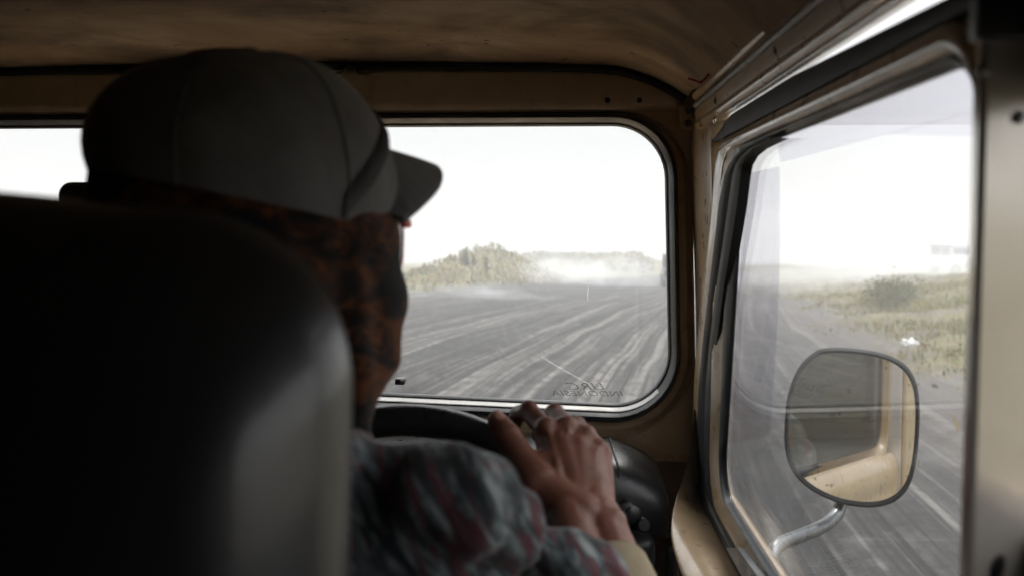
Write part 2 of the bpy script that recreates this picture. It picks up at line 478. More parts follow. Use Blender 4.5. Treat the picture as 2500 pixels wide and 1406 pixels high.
base = q.mix(q.ramp(st1, [(.535, 0.0), (.585, .65), (.66, .95)]), base, (.245, .232, .216))
base = q.mix(q.ramp(st1, [(.36, .7), (.44, 0.0)]), base, (.045, .043, .043))
base = q.mix(q.ramp(st3, [(.58, 0.0), (.70, .55)]), base, (.18, .174, .165))
base = q.mix(q.ramp(st4, [(.38, .85), (.47, 0.0)]), base, (.024, .023, .024))
base = q.mix(q.ramp(st4, [(.57, 0.0), (.65, .7)]), base, (.19, .184, .175))
base = q.mix(q.ramp(clod, [(.38, .9), (.56, 0.0)]), base, (.045, .043, .042))
base = q.mix(q.ramp(clod, [(.57, 0.0), (.72, .5)]), base, (.17, .165, .16))
sx_ = q.n('ShaderNodeSeparateXYZ'); q.l(uvw, sx_.inputs[0])
vrg = q.n('ShaderNodeMapRange'); vrg.inputs['From Min'].default_value = 1.6; vrg.inputs['From Max'].default_value = 3.4; vrg.inputs['To Max'].default_value = .5; q.l(sx_.outputs[0], vrg.inputs['Value'])
base = q.mix(vrg.outputs[0], base, (.20, .178, .168))
vat = q.n('ShaderNodeAttribute', attribute_name='veg')
vn = q.noise(sc(uv, (1, 1, 1)), .9, 5, .7)
vf = q.math('MULTIPLY', vat.outputs['Fac'], q.ramp(vn, [(.35, .15), (.6, 1.0)]))
base = q.mix(vf, base, q.ramp(q.noise(uv, 3, 4, .7), [(.3, (.09, .09, .035)), (.5, (.21, .19, .075)), (.7, (.28, .22, .13))]))
wv = q.n('ShaderNodeTexWave', bands_direction='Y'); wv.inputs['Scale'].default_value = 5.5; wv.inputs['Distortion'].default_value = 3.5; q.l(uv, wv.inputs['Vector'])
tread = q.math('MULTIPLY', wv.outputs['Fac'], q.ramp(q.noise(sc(uvw, (1.6, .03, 1)), 1, 1), [(.52, 0.0), (.62, .16)]))
hh = q.math('ADD', q.math('ADD', q.math('MULTIPLY', st3, .7), q.math('MULTIPLY', clod, .8)), q.math('ADD', tread, st1))
q.l(q.pbr(base, .95, .15, normal=q.bump(hh, .9, .11)), out.inputs['Surface'])
tag(link('ground', me, m), kind='structure')

# ------------------------------------------------------------------ vegetation
def leaf_mat(name, transl=.35):
    m, nt, out = new_mat(name); q = NT(nt)
    a = q.n('ShaderNodeAttribute', attribute_name='tone')
    d = q.pbr(a.outputs['Color'], .7, .25)
    t = q.n('ShaderNodeBsdfTranslucent'); q.l(a.outputs['Color'], t.inputs[0])
    mx = q.n('ShaderNodeMixShader'); mx.inputs[0].default_value = transl
    q.l(d, mx.inputs[1]); q.l(t.outputs[0], mx.inputs[2]); q.l(mx.outputs[0], out.inputs['Surface']); return m
M['leaf'] = leaf_mat('foliage')

def blades_mesh(name, P, hgt, wid, lean, cols):
    """P (n,3) roots; one bent blade each (5 verts, 2 faces)"""
    n = len(P); th = rng.uniform(0, 6.28, n); ph = rng.uniform(0, 6.28, n)
    sx, sy = np.cos(th) * wid / 2, np.sin(th) * wid / 2
    lx, ly = np.cos(ph) * lean, np.sin(ph) * lean
    V = np.empty((n, 5, 3))
    for k, (s, t) in enumerate(((-1, 0), (1, 0), (.8, .55), (-.8, .55), (0, 1))):
        V[:, k, 0] = P[:, 0] + s * sx + lx * hgt * t * t; V[:, k, 1] = P[:, 1] + s * sy + ly * hgt * t * t; V[:, k, 2] = P[:, 2] + hgt * t
    b = (np.arange(n) * 5)[:, None]
    F4 = (b + np.array([0, 1, 2, 3])).tolist(); F3 = (b + np.array([3, 2, 4])).tolist()
    return V.reshape(-1, 3), F4 + F3, np.repeat(cols, 5, 0)

def leaves_mesh(P, size, cols, up=0.0):
    n = len(P); d = rng.normal(size=(n, 3)); d /= np.linalg.norm(d, axis=1)[:, None]
    e = rng.normal(size=(n, 3)); e[:, 2] += up; e -= d * (d * e).sum(1)[:, None]; e /= np.linalg.norm(e, axis=1)[:, None]
    s = (size * rng.uniform(.5, 1.4, n))[:, None]
    V = np.stack([P - e * s, P + d * s * .45, P + e * s, P - d * s * .45], 1)
    b = (np.arange(n) * 4)[:, None]
    return V.reshape(-1, 3), (b + np.arange(4)).tolist(), np.repeat(cols, 4, 0)

def veg_obj(name, sets, mat, parent=None):
    V, Fc, C = [], [], []; b = 0
    for v, f, c in sets:
        V.append(v); Fc += [[i + b for i in q_] for q_ in f]; C.append(c); b += len(v)
    V = np.concatenate(V); C = np.concatenate(C)
    me = bpy.data.meshes.new(name); me.from_pydata(V.tolist(), [], Fc)
    a = me.attributes.new('tone', 'FLOAT_COLOR', 'POINT')
    a.data.foreach_set('color', np.concatenate([C, np.ones((len(C), 1))], 1).astype('f').ravel())
    return link(name, me, mat, parent, smooth=False)

GREENS = np.array([(.085, .10, .035), (.12, .125, .045), (.17, .15, .06), (.06, .075, .03), (.20, .16, .085), (.16, .085, .055), (.10, .11, .05)])
def tones(n, w=None, j=.25):
    c = GREENS[rng.choice(len(GREENS), n, p=w)]; return np.clip(c * rng.uniform(1 - j, 1 + j, (n, 1)), 0, 1)

# left bank: a dense mass of reedy shrubs
def mass(nroot, xr, yr, cond, hmin, hmax, per, leaf, seedtone=None, gain=1.0):
    x = rng.uniform(*xr, nroot); y = rng.uniform(*yr, nroot); k = cond(x, y); x, y = x[k], y[k]
    z = terr(x, y); h = rng.uniform(hmin, hmax, len(x)) * (1 + .15 * fbm(x, y, .5, 21)) * (.35 + .65 * np.exp(-((x + 5.0) / 4.2) ** 2) if yr[1] < 100 else 1)
    t = tones(len(x), seedtone) * gain; P, C, S = [], [], []
    for i in range(per):
        a = rng.uniform(0, 1, len(x)) ** .8; r = .38 * np.sqrt(1 - a * .7) * h * .7
        ang = rng.uniform(0, 6.28, len(x))
        P.append(np.stack([x + r * np.cos(ang) * rng.uniform(0, 1, len(x)), y + r * np.sin(ang), z + a * h], 1)); C.append(t * rng.uniform(.7, 1.35, (len(x), 1)))
    P = np.concatenate(P); C = np.concatenate(C)
    lv = leaves_mesh(P, leaf, C, .9)
    bl = blades_mesh('b', np.stack([x, y, z + h * .3], 1), h * rng.uniform(.45, .85, len(x)), .05, rng.uniform(0, .3, len(x)), t * 1.1)
    return [lv, bl]
o = veg_obj('shrub_cover', mass(6500, (-30, 1), (36, 92), lambda x, y: (veg_left(x, y) > .05) & (veg_left(x, y) < 7), .18, .55, 12, .085, [.12, .22, .26, .05, .22, .08, .05], 1.45), M['leaf'])
tag(o, kind='stuff')
o = veg_obj('far_shrubs', mass(1500, (-20, 50), (112, 190), lambda x, y: (x < .098 * y) & (x > -.03 * y - 3), .25, .6, 12, .2), M['leaf'])
tag(o, kind='stuff')
# right bank: short yellowing grass
n = 90000
y = rng.uniform(5, 48, n) ** 1.0; x = veg_right(0 * y, y) * -1 + rng.uniform(-1, 17, n)
d = veg_right(x, y); dens = sstep(-1.0, 2.2, d) * sstep(-.55, .5, fbm(x, y, .75, 14)); k = rng.uniform(0, 1, n) < dens
x, y = x[k], y[k]
wts = [.14, .2, .24, .06, .2, .08, .08]
tuft = fbm(x, y, 2.2, 15)
hh_ = rng.uniform(.10, .30, len(x)) * (1.15 + .7 * tuft.clip(-.8, 1)) * sstep(-.6, 2.5, veg_right(x, y)).clip(.45, 1)
g1 = blades_mesh('g', np.stack([x, y, terr(x, y) - .02], 1), hh_, rng.uniform(.015, .04, len(x)), rng.uniform(.1, .9, len(x)), tones(len(x), wts) * 1.5)
kk = rng.uniform(0, 1, len(x)) < .25
g2 = leaves_mesh(np.stack([x[kk], y[kk], terr(x[kk], y[kk]) + hh_[kk] * rng.uniform(.1, .8, kk.sum())], 1), .05, tones(kk.sum(), wts))
tag(veg_obj('grass', [g1, g2], M['leaf']), kind='stuff')

M['bark'] = simple('bark', (.10, .075, .055), .9, .4, 8)
def shrub(name, x, y, w, h, label, cat, group=None, tall=False, nleaf=900, leaf=.07, sink=0.0):
    z = float(terr(x, y)) + sink
    root = empty(name, (x, y, z)); tag(root, label, cat, group)
    mb = MB()
    tips = []
    for k in range(1 if tall else 6):
        a = random.uniform(0, 6.28); r = 0 if tall else random.uniform(.1, .38) * w
        tip = Vector((math.cos(a) * r, math.sin(a) * r, h * random.uniform(.7, .95)))
        mb.tube([(0, 0, -.1), (tip.x * .4, tip.y * .4, tip.z * .5), tip[:]], [.035, .022, .006], 6); tips.append(tip)
    mb.obj('trunk', M['bark'], root, dz=0)
    P = []
    for k in range(nleaf):
        if tall:
            t = random.uniform(.12, 1); r = w * .5 * (1 - t) ** .7 * math.sqrt(random.random()); a = random.uniform(0, 6.28)
            P.append((r * math.cos(a), r * math.sin(a), h * t))
        else:
            tp = random.choice(tips); q_ = rng.normal(size=3) * (.16 * w, .16 * w, .17 * h)
            P.append((tp.x * .9 + q_[0], tp.y * .9 + q_[1], max(.05, tp.z * random.uniform(.35, 1) + q_[2])))
    veg_obj('crown', [leaves_mesh(np.array(P), leaf, tones(nleaf, [.25, .15, .05, .35, .05, .05, .1]), .4)], M['leaf'], root)
    return root
def gx(px, y): return (px - 1360) / 2430 * y
shrub('bush', gx(2172, 31), 31, 1.7, .8, 'dark rounded bush rising above the grass bank beside the hazy skyline', 'bush', nleaf=1500, leaf=.06)
shrub('tree', gx(1136, 60), 60, .5, .8, 'widest of the small pointed trees on top of the left shrub bank', 'tree', 'small trees on the skyline', True, 500, .12, .2)
shrub('tree', gx(1156, 61), 61, .25, .7, 'thin pale tree just right of the widest pointed tree on the bank', 'tree', 'small trees on the skyline', True, 200, .11, .2)
shrub('tree', gx(1187, 62), 62, .25, .8, 'slender lone tree standing apart at the right end of the skyline trees', 'tree', 'small trees on the skyline', True, 220, .11, .2)

# crumpled white litter in the grass
p = np.array([gx(2212, 17.3), 17.3]); mb = MB()
bm = bmesh.new(); bmesh.ops.create_icosphere(bm, subdivisions=3, radius=1)
for v_ in bm.verts:
    c_ = v_.co; f_ = 1 + .35 * math.sin(c_.x * 5 + 1) * math.cos(c_.y * 6) + .25 * math.sin(c_.z * 9 + c_.x * 4)
    v_.co = Vector((c_.x * .12 * f_, c_.y * .09 * f_, c_.z * .06 * f_ * (1 + .5 * math.sin(c_.x * 7))))
bm.verts.index_update()
mb.add([v_.co[:] for v_ in bm.verts], [[w_.index for w_ in f_.verts] for f_ in bm.faces]); bm.free()
o = mb.obj('litter', simple('white_plastic', (.75, .75, .74), .4, .1), None, dz=0, angle=25)
o.location = (p[0], p[1], float(terr(p[0], p[1])) + .10)
tag(o, 'crumpled white plastic bag lying in the grass on the right bank', 'litter')

# ------------------------------------------------------------------ other cars on the track
def car_prism(mb, prof, x0, x1, inset=0):
    n = len(prof)
    V = [(x0 + inset * 0, y_, z_) for y_, z_ in prof] + [(x1, y_, z_) for y_, z_ in prof]
    Fc = [tuple(range(n)), tuple(reversed(range(n, 2 * n)))]
    for i in range(n): Fc.append((i, n + i, n + (i + 1) % n, (i + 1) % n))
    return mb.add(V, Fc)
def track_car(x, y, rz, paint, label, pane=None):
    pane = pane or M['dark']
    z = float(terr(x, y)); root = empty('off_road_car', (x, y, z), rz); tag(root, label, 'car', 'other cars in the dust')
    mb = MB(); mb.box(-.78, .78, -1.9, 1.9, .5, 1.05, .06); mb.box(-.6, .6, -1.95, -.75, 1.03, 1.15, .05)
    mb.obj('body', paint, root, dz=0, angle=30)
    mb = MB(); car_prism(mb, [(-.72, 1.06), (-.5, 1.86), (1.8, 1.86), (1.87, 1.06)], -.72, .72); mb.obj('cabin', paint, root, dz=0, angle=20)
    MB().box(-.76, .76, -.55, 1.85, 1.86, 1.92, .03).obj('roof', paint, root, dz=0)
    w = Matrix.Rotation(-.27, 4, 'X')
    MB().box(-.62, -.03, -.665, -.635, 1.24, 1.70, .01).obj('windscreen_pane', pane, root, dz=0)
    MB().box(.03, .62, -.665, -.635, 1.24, 1.70, .01).obj('windscreen_pane', pane, root, dz=0)
    for s in (-1, 1):
        for a, b in ((-.35, .5), (.65, 1.6)):
            MB().box(s * .735 - .01, s * .735 + .01, a, b, 1.2, 1.72, .01).obj('side_window', pane, root, dz=0)
        MB().tube([(s * .42, -2.0, .85), (s * .42, -1.9, .85)], .1, 16).obj('headlight', M['chrome'], root, dz=0)
        for yy in (-1.2, 1.2):
            wh = MB().tube([(s * .88, yy, .37), (s * .62, yy, .37)], .37, 22).obj('tyre', M['rubber'], root, dz=0, angle=40)
            MB().tube([(s * .89, yy, .37), (s * .86, yy, .37)], .2, 18).obj('rim', M['grey'], wh, dz=0, angle=40)
    MB().box(-.8, .8, -2.1, -1.98, .5, .65, .03).obj('bumper', M['grey'], root, dz=0)
    MB().box(-.3, .3, -1.94, -1.88, .7, .98, .01).obj('grille', M['dark'], root, dz=0)
    return root
track_car(gx(1613, 60) + .86, 60, R(-4), M['dark_paint'], 'dark off-road car half hidden by the right windshield seal on the track')
track_car(gx(2315, 66), 66, R(12), M['pale_paint'], 'pale boxy off-road car almost lost in white haze behind the grass bank', simple('haze_toned_pane', (.30, .31, .33), .3))  # panes coloured pale so they look faded by the haze

# ------------------------------------------------------------------ dust cloud over the track
def dust(name, lumps, dens):
    mb = MB()
    for (x, y, z, a, b, c) in lumps: mb.ball((x, y, float(terr(x, y)) + z), (a, b, c), 20, 12)
    o = mb.obj('tmp', dz=0); md = o.modifiers.new('r', 'REMESH'); md.mode = 'VOXEL'; md.voxel_size = .25
    s_ = o.modifiers.new('s', 'SMOOTH'); s_.iterations = 6
    dg = bpy.context.evaluated_depsgraph_get(); me = bpy.data.meshes.new_from_object(o.evaluated_get(dg)); bpy.data.objects.remove(o)
    n = len(me.vertices); co = np.empty(n * 3, 'f'); me.vertices.foreach_get('co', co); co = co.reshape(-1, 3)
    co[:, 2] += .22 * fbm(co[:, 0], co[:, 1], 1.3, 33); me.vertices.foreach_set('co', co.ravel())
    m, nt, out = new_mat('dust'); q = NT(nt)
    vl = q.n('ShaderNodeVolumePrincipled'); vl.inputs['Color'].default_value = (.94, .94, .95, 1); v = q.coord(scale=(.8, .45, 1.3))
    d_ = q.ramp(q.noise(v, .9, 4, .6, .3), [(.40, 0.0), (.70, 1.0)])
    q.l(q.math('MULTIPLY', d_, dens), vl.inputs['Density'])
    q.l(vl.outputs[0], out.inputs['Volume'])
    ob = link(name, me, m); tag(ob, kind='stuff'); return ob
L = []
for i in range(20):
    yy = random.uniform(58, 108); px = random.uniform(1290, 1530) + (yy - 58) * .9
    L.append((gx(px, yy), yy, random.uniform(.1, .9), random.uniform(1.5, 3.4), random.uniform(2, 5), random.uniform(.5, 1.3)))
for i in range(8):
    yy = random.uniform(38, 52); px = random.uniform(1000, 1350)
    L.append((gx(px, yy), yy, .05, random.uniform(1.5, 3), random.uniform(1.5, 3), random.uniform(.15, .4)))
dust('dust_cloud', L, .13)
L = []
for i in range(9):
    yy = random.uniform(44, 58); px = random.uniform(2080, 2380)
    L.append((gx(px, yy), yy, random.uniform(.2, .8), random.uniform(2, 4), random.uniform(2, 4), random.uniform(.6, 1.0)))
for i in range(16):
    yy = random.uniform(42, 76); px = random.uniform(1800, 2220)
    L.append((gx(px, yy), yy, random.uniform(.0, .7), random.uniform(2, 4.5), random.uniform(2, 5), random.uniform(.6, 1.2)))
dust('dust_cloud', L, .20)

# ================================================================== THE CAR WE SIT IN
CB = (-.43, 0.0, 0.0)
car = empty('off_road_vehicle', CB); car['base'] = list(CB)
tag(car, 'old beige off-road vehicle seen from inside, with black seat and stained headliner', 'car')
XL, XR = -1.08, .218

# ---- windshield: glass, rubber seal, painted frame
WC = [(-1.03, .157), (.1690, .157), (.1815, -.2905), (-.43, -.267), (-1.04, -.2905)]   # TL TR BR bottom-middle BL  (edges: top,right,bottomR,bottomL,left)
WR = [.08, .085, .085, .3, .08]
def wl_(offs, y, sq=False): return [(p.x, y, p.y) for p in rpoly(WC, WR, offs, 12, .012 if sq else None)]
def off(t, r, b): return [t, r, b, b, r]
g0 = wl_(off(.004, .004, .004), 1.600); g1_ = wl_(off(.004, .004, .004), 1.6045)
wind = MB().loops([g0, g1_], cap0=True, cap1=True).obj('windshield', M['glass'], car, angle=30)
seal = MB().loops([wl_(off(.006, .006, .006), 1.612), wl_(off(0, 0, 0), 1.606), wl_(off(0, 0, 0), 1.598), wl_(off(.0022, .002, .003), 1.5945), wl_(off(.0035, .003, .0052), 1.5965),
    wl_(off(.005, .0045, .0075), 1.590), wl_(off(.0075, .007, .0135), 1.574), wl_(off(.0105, .010, .0165), 1.569), wl_(off(.016, .0145, .0225), 1.570), wl_(off(.0192, .0172, .0265), 1.577), wl_(off(.0200, .0182, .028), 1.590)])
seal_o = seal.obj('windshield_seal', M['gasket'], car, angle=50)
MB().loops([l_[29:57] for l_ in (wl_(off(.0036, .0032, .0042), 1.5955), wl_(off(.0040, .0036, .0056), 1.592), wl_(off(.0052, .0050, .0076), 1.585), wl_(off(.0062, .0058, .0092), 1.580), wl_(off(.0064, .006, .0100), 1.5795))], closed=False).obj('seal_sheen', M['trim'], seal_o, angle=50)  # added strip: the sky sheen on the lower seal as pale metal
fr = MB().loops([wl_(off(.0185, .017, .026), 1.586), wl_(off(.0198, .021, .031), 1.589), wl_(off(.0200, .030, .040), 1.588), wl_(off(.0203, .0345, .0445), 1.581), wl_(off(.0206, .0365, .0470), 1.5745),
    wl_(off(.0216, .0378, .0485), 1.5745), wl_(off(.0235, .0392, .051), 1.577), wl_(off(.060, .0400, .085), 1.578, True), wl_(off(.060, .0400, .085), 1.64, True)])
fr.obj('windshield_frame', M['paint'], car, angle=45)

# glass marks: drops, scratches, text
mb = MB()
def dropat(px, py, rx, rz):
    c = Py(px, py, 1.5985); mb.ball(c, (rx, .0009, rz), 8, 6)
for i in range(75):
    px = random.gauss(1215, 85); py = random.gauss(655, 22)
    if 1070 < px < 1370 and 612 < py < 705: dropat(px, py, random.uniform(.0006, .0013), random.uniform(.0008, .0032))
for i in range(40): dropat(random.uniform(1000, 1625), random.uniform(560, 960), random.uniform(.0005, .0011), random.uniform(.0005, .0013))
o = mb.obj('water_drops', M['drop'], wind); tag(o, kind='stuff')
def strip_on_glass(name, pts, w, mat, y=1.5988):
    mb = MB(); P = [Py(a, b, y) for a, b in pts]; mb.tube(P, w, 6, flat=.25, up=(0, 1, 0)); return mb.obj(name, mat, wind)
strip_on_glass('scratch', [(1318, 868), (1360, 893), (1440, 938)], .0009, M['drop'])
strip_on_glass('scratch', [(1038, 712), (1062, 707)], .0005, M['drop'])
strip_on_glass('scratch', [(1088, 701), (1110, 696)], .0005, M['drop'])
strip_on_glass('scratch', [(1437, 700), (1434, 720), (1437, 742)], .0008, M['drop'])

def text_mesh(name, s, size, loc, mat, parent, shear=.3, width=1.0):
    cu = bpy.data.curves.new('txt', 'FONT'); cu.body = s; cu.size = size; cu.extrude = .0003; cu.shear = shear
    cu.fill_mode = 'NONE' if False else 'BOTH'; cu.align_x = 'CENTER'; cu.space_character = 1.08
    ob = bpy.data.objects.new('txt', cu); COL.objects.link(ob)
    dg = bpy.context.evaluated_depsgraph_get(); dg.update()
    me = bpy.data.meshes.new_from_object(ob.evaluated_get(dg)); bpy.data.objects.remove(ob)
    # written to be read from outside: mirrored when seen from the seat
    for v_ in me.vertices:
        x_, y_, z_ = v_.co; v_.co = (loc[0] - x_ * width, loc[1] + z_, loc[2] + y_ + H)
    return link(name, me, mat, parent, smooth=False)
c1 = Py(1436, 951, 1.5988); c2 = Py(1437, 965.5, 1.5988)
text_mesh('decal_text', 'URC', .0165, (c1.x, c1.y, c1.z), M['etch'], wind, .45, 1.75)
text_mesh('decal_text', 'INDONESIA', .0118, (c2.x, c2.y, c2.z), M['etch'], wind, .35, 1.75)

# small black clamp at the foot of the glass
a, b = Py(966, 937, 1.588), Py(990, 922, 1.588)
cl = MB().box(a.x, b.x, 1.578, 1.597, a.z, b.z, .002).obj('glass_clamp', M['dark'], car, angle=30)
c = Py(981, 930, 1.577); MB().ball(c, (.0028, .0015, .0028)).obj('bolt', M['steel'], cl)

# ---- header panel above the windshield
hx = np.linspace(XL, .214, 40)
prof = [(1.577, .1765), (1.566, .180), (1.558, .190), (1.555, .215), (1.556, .236), (1.566, .243)]
V = [[(x, y_, z_ - .012 * max(0, (x + .02) / .23) ** 2 * (k / 5)) for x in hx] for k, (y_, z_) in enumerate(prof)]
hd = MB().loops(V, closed=False).obj('header_panel', M['paint'], car, angle=40)

mb = MB()
for px, py in ((1484, 246), (1561, 246)):
    o_ = Py(px, py, 1.5535); MB().tube([o_, o_ + Vector((0, .002, 0))], .0042, 14).obj('screw_hole', M['dark'], hd)
# corner bracket with two screws
pl = [Py(px, py, 1.552) for px, py in ((1655, 258), (1700, 262), (1712, 318), (1690, 322), (1660, 314))]
br = MB().loops([[(p_.x, 1.549, p_.z) for p_ in pl], [(p_.x, 1.556, p_.z) for p_ in pl]], cap0=True, cap1=True).obj('corner_bracket', M['paint'], car, angle=20)
for px, py in ((1682, 270), (1680, 302)):
    o_ = Py(px, py, 1.547); MB().tube([o_, o_ + Vector((0, -.002, 0)), o_ + Vector((0, -.0035, 0))], [.006, .0055, .003], 12).obj('screw', M['grey'], br)
# bent wire clip on the header
pts = [(815, 182), (835, 178), (845, 168), (856, 161), (867, 168), (876, 181), (905, 183)]
MB().tube([Py(a, b, 1.535) for a, b in pts], .0022, 8).obj('wire_clip', M['brown'], car)
# red wire
pts = [(1680, 193), (1695, 198), (1710, 203), (1720, 196), (1728, 185), (1742, 179), (1765, 171)]
MB().tube([Py(a, b, 1.27) for a, b in pts], .0016, 8).obj('loose_wire', M['red'], car)

# ---- headliner and roof skin
def hz(x, y):
    e = abs(x + .43) / .63
    z = .262 - .012 * e ** 2 - (.072 - .026 * max(0, min(1, (y - 1.32) / .18))) * max(0, (e - .78) / .22) ** 2.0
    z -= .010 * max(0, (y - 1.35) / .2) ** 2 if y > 1.35 else 0
    return z + (.004 * math.sin(y * 5.0 + x * 3) + .003 * math.sin(x * 11 + y * 2)) * max(0, min(1, (1.5 - y) / .4))
xs = np.linspace(-1.06, .199, 60); ys = np.linspace(1.555, -1.7, 60)
MB().loops([[(x, y_, hz(x, y_)) for x in xs] for y_ in ys], closed=False).obj('headliner', M['headliner'], car)
xs = np.linspace(-1.13, .27, 30); ys = np.linspace(1.66, -1.75, 10)
MB().loops([[(x, y_, .335 - .08 * (abs(x + .43) / .7) ** 4) for x in xs] for y_ in ys], closed=False).obj('roof', M['paint'], car)
# front closing strip between roof skin and header
MB().box(-1.1, .24, 1.63, 1.66, .19, .32, .01).obj('roof_front_edge', M['paint'], car, angle=30)

MB().tube([(x, 1.548, hz(x, 1.55) - .006) for x in np.linspace(-1.05, .195, 50)], .0065, 8).obj('header_trim', M['rubber'], car)
# ---- right roof side: trim bead, gutter panel, rail, weatherstrip
def along(prof, y0=1.50, y1=-.25, n=30):
    return MB().loops([[(x, y_, z) for x, z in prof] for y_ in np.linspace(y0, y1, n)], closed=False)
def run(x, z, y0, y1, r, mat, name, n=10):
    return MB().tube([(x, y_, z) for y_ in np.linspace(y0, y1, n)], r, 12).obj(name, mat, car)
run(.1965, .1835, 1.44, -.3, .0055, M['paint'], 'headliner_bead')
run(.2010, .1735, 1.47, -.3, .0045, M['grey'], 'edge_trim')
along([(.2075, .225), (.2055, .200), (.2040, .184), (.2035, .1755), (.2045, .168), (.2075, .155), (.209, .149)]).obj('roof_side_panel', M['paint'], car, angle=50)
run(.2105, .1480, 1.50, -.3, .0072, M['paint'], 'roof_rail')
along([(.2105, .143), (.219, .1415), (.232, .145), (.25, .17), (.262, .20), (.262, .26)], 1.6, -1.7).obj('rain_gutter', M['paint'], car, angle=50)
n = 24; L0, L1, L2 = [], [], []
for i in range(n):
    y_ = 1.43 - i / (n - 1) * .95; t = max(0, min(1, (.95 - y_) / .42))
    zt = .1375 - .0125 * t
    zt = .1145 + (zt - .1145) * max(0.02, min(1, (1.43 - y_) / .16))
    L0.append((.2165, y_, .114)); L1.append((.2145, y_, .5 * (.114 + zt))); L2.append((.2165, y_, zt))
MB().loops([[(a[0] + .012, a[1], a[2]) for a in L2], L2, L1, L0, [(a[0] + .012, a[1], a[2]) for a in L0]], closed=False).obj('roof_weatherstrip', M['rubber'], car, angle=50)
# screws and holes on the side panel
for px, py, mt, r_ in ((1893, 122, 'dark', .005), (1903, 147, 'chrome', .0022), (1908, 162, 'chrome', .0025), (1746, 248, 'dark', .004), (1748, 268, 'chrome', .002), (1752, 277, 'chrome', .002), (1744, 294, 'chrome', .0045)):
    c = Px(px, py, .2055); MB().ball(c, (.002, r_, r_)).obj('screw', M[mt], car)

# ---- A pillar
def colr(rows, mat, name, n=8, ang=60):
    return MB().loops(rows, closed=False).obj(name, mat, car, angle=ang)
rows = []
for z in np.linspace(.172, -.42, 26):
    xo = .2186 - .012 * (z - .15) / .45 * -1 * .0
    rr = .2195 + (.012 if z < -.2 else .012 * sstep(.15, -.2, z)) * 1.0
    rr = .207 + .0125 * float(sstep(.18, -.22, z))
    rows.append([(rr + .0008, 1.580, z), (rr + .001, 1.55, z), (rr + .004, 1.50, z), (rr + .0055, 1.45, z), (rr + .0035, 1.415, z), (rr + .004, 1.398, z), (rr + .02, 1.392, z)])
colr(rows, M['paint'], 'pillar')

MB().box(.2345, .2425, 1.408, 1.645, -1.0, .20, .003).obj('pillar_outer_skin', M['paint'], car, angle=12)
# lower flare of the pillar (cowl side)
spec = [(1000, 1694, 1703, 1.52), (1060, 1690, 1703, 1.50), (1106, 1684, 1704, 1.47), (1160, 1670, 1704, 1.44), (1190, 1659, 1706, 1.42), (1215, 1649, 1711, 1.395), (1260, 1638, 1728, 1.35), (1298, 1634, 1748, 1.31), (1340, 1639, 1770, 1.26), (1404, 1661, 1806, 1.19), (1500, 1700, 1862, 1.08), (1620, 1750, 1940, .98), (1900, 1880, 2100, .8)]
rows = []
for py, l, r, yl in spec:
    pr = Px(r, py, .219); pl_ = Py(l, py, yl)
    row = [(pl_.x + .03, pl_.y + .06, pl_.z - .01), (pl_.x + .006, pl_.y + .022, pl_.z - .004), tuple(pl_)]
    for k in range(1, 8):
        t = k / 8; p_ = pl_.lerp(pr, t); b_ = math.sin(math.pi * t) * .35 * abs(pr.x - pl_.x)
        row.append((p_.x - b_ * .35, p_.y - b_ * .6, p_.z + b_ * .35))
    row += [tuple(pr), (pr.x + .004, pr.y + .012, pr.z - .004)]
    rows.append(row)
o = colr(rows, M['paint'], 'cowl_side_panel', ang=80)
sb = o.modifiers.new('sub', 'SUBSURF'); sb.levels = 2; sb.render_levels = 2

# black weatherstrip following the door opening
spec = [(338, 1886, 1898), (350, 1848, 1874), (364, 1816, 1846), (382, 1796, 1825), (404, 1780, 1813), (430, 1768, 1808), (500, 1754, 1800), (600, 1743, 1784), (700, 1731, 1767), (850, 1714, 1748), (950, 1705, 1739), (1050, 1702, 1736), (1120, 1702, 1738), (1180, 1704, 1740), (1215, 1710, 1746), (1250, 1724, 1764), (1298, 1747, 1792), (1340, 1769, 1817), (1404, 1805, 1862), (1500, 1861, 1930)]
rows = []
for py, l, r in spec:
    e_ = .0035 if py < 900 else 0
    a, b = Px(l, py, .2180 - e_), Px(r, py, .2190 - e_)
    c = a.lerp(b, .5)
    rows.append([(a.x + .01, a.y, a.z), tuple(a), (a.lerp(b, .2).x - .004, a.lerp(b, .2).y, a.lerp(b, .2).z), (c.x - .0045, c.y, c.z), (a.lerp(b, .58).x + .002, a.lerp(b, .58).y, a.lerp(b, .58).z), (a.lerp(b, .66).x - .003, a.lerp(b, .66).y, a.lerp(b, .66).z), (a.lerp(b, .9).x - .003, a.lerp(b, .9).y, a.lerp(b, .9).z), tuple(b), (b.x + .012, b.y, b.z)])
colr(rows, M['rubber'], 'door_weatherstrip', ang=60)

# painted flange of the door opening
spec = [(338, 1806, 1818), (348, 1780, 1800), (358, 1763, 1785), (372, 1752, 1773), (400, 1745, 1764), (450, 1741, 1758), (500, 1738, 1755), (600, 1727, 1744), (700, 1715, 1732), (850, 1700, 1716), (950, 1694, 1707), (1050, 1690, 1704), (1120, 1688, 1704)]
rows = []
for py, l, r in spec:
    a, b = Px(l, py, .2150), Px(r, py, .2150); c = a.lerp(b, .45)
    rows.append([(a.x + .012, a.y, a.z), tuple(a), (a.lerp(b, .2).x - .0022, a.lerp(b, .2).y, a.z), (c.x - .003, c.y, c.z), (a.lerp(b, .75).x - .0018, a.lerp(b, .75).y, a.z), tuple(b), (b.x + .012, b.y, b.z)])
colr(rows, M['paint'], 'door_flange', ang=70)

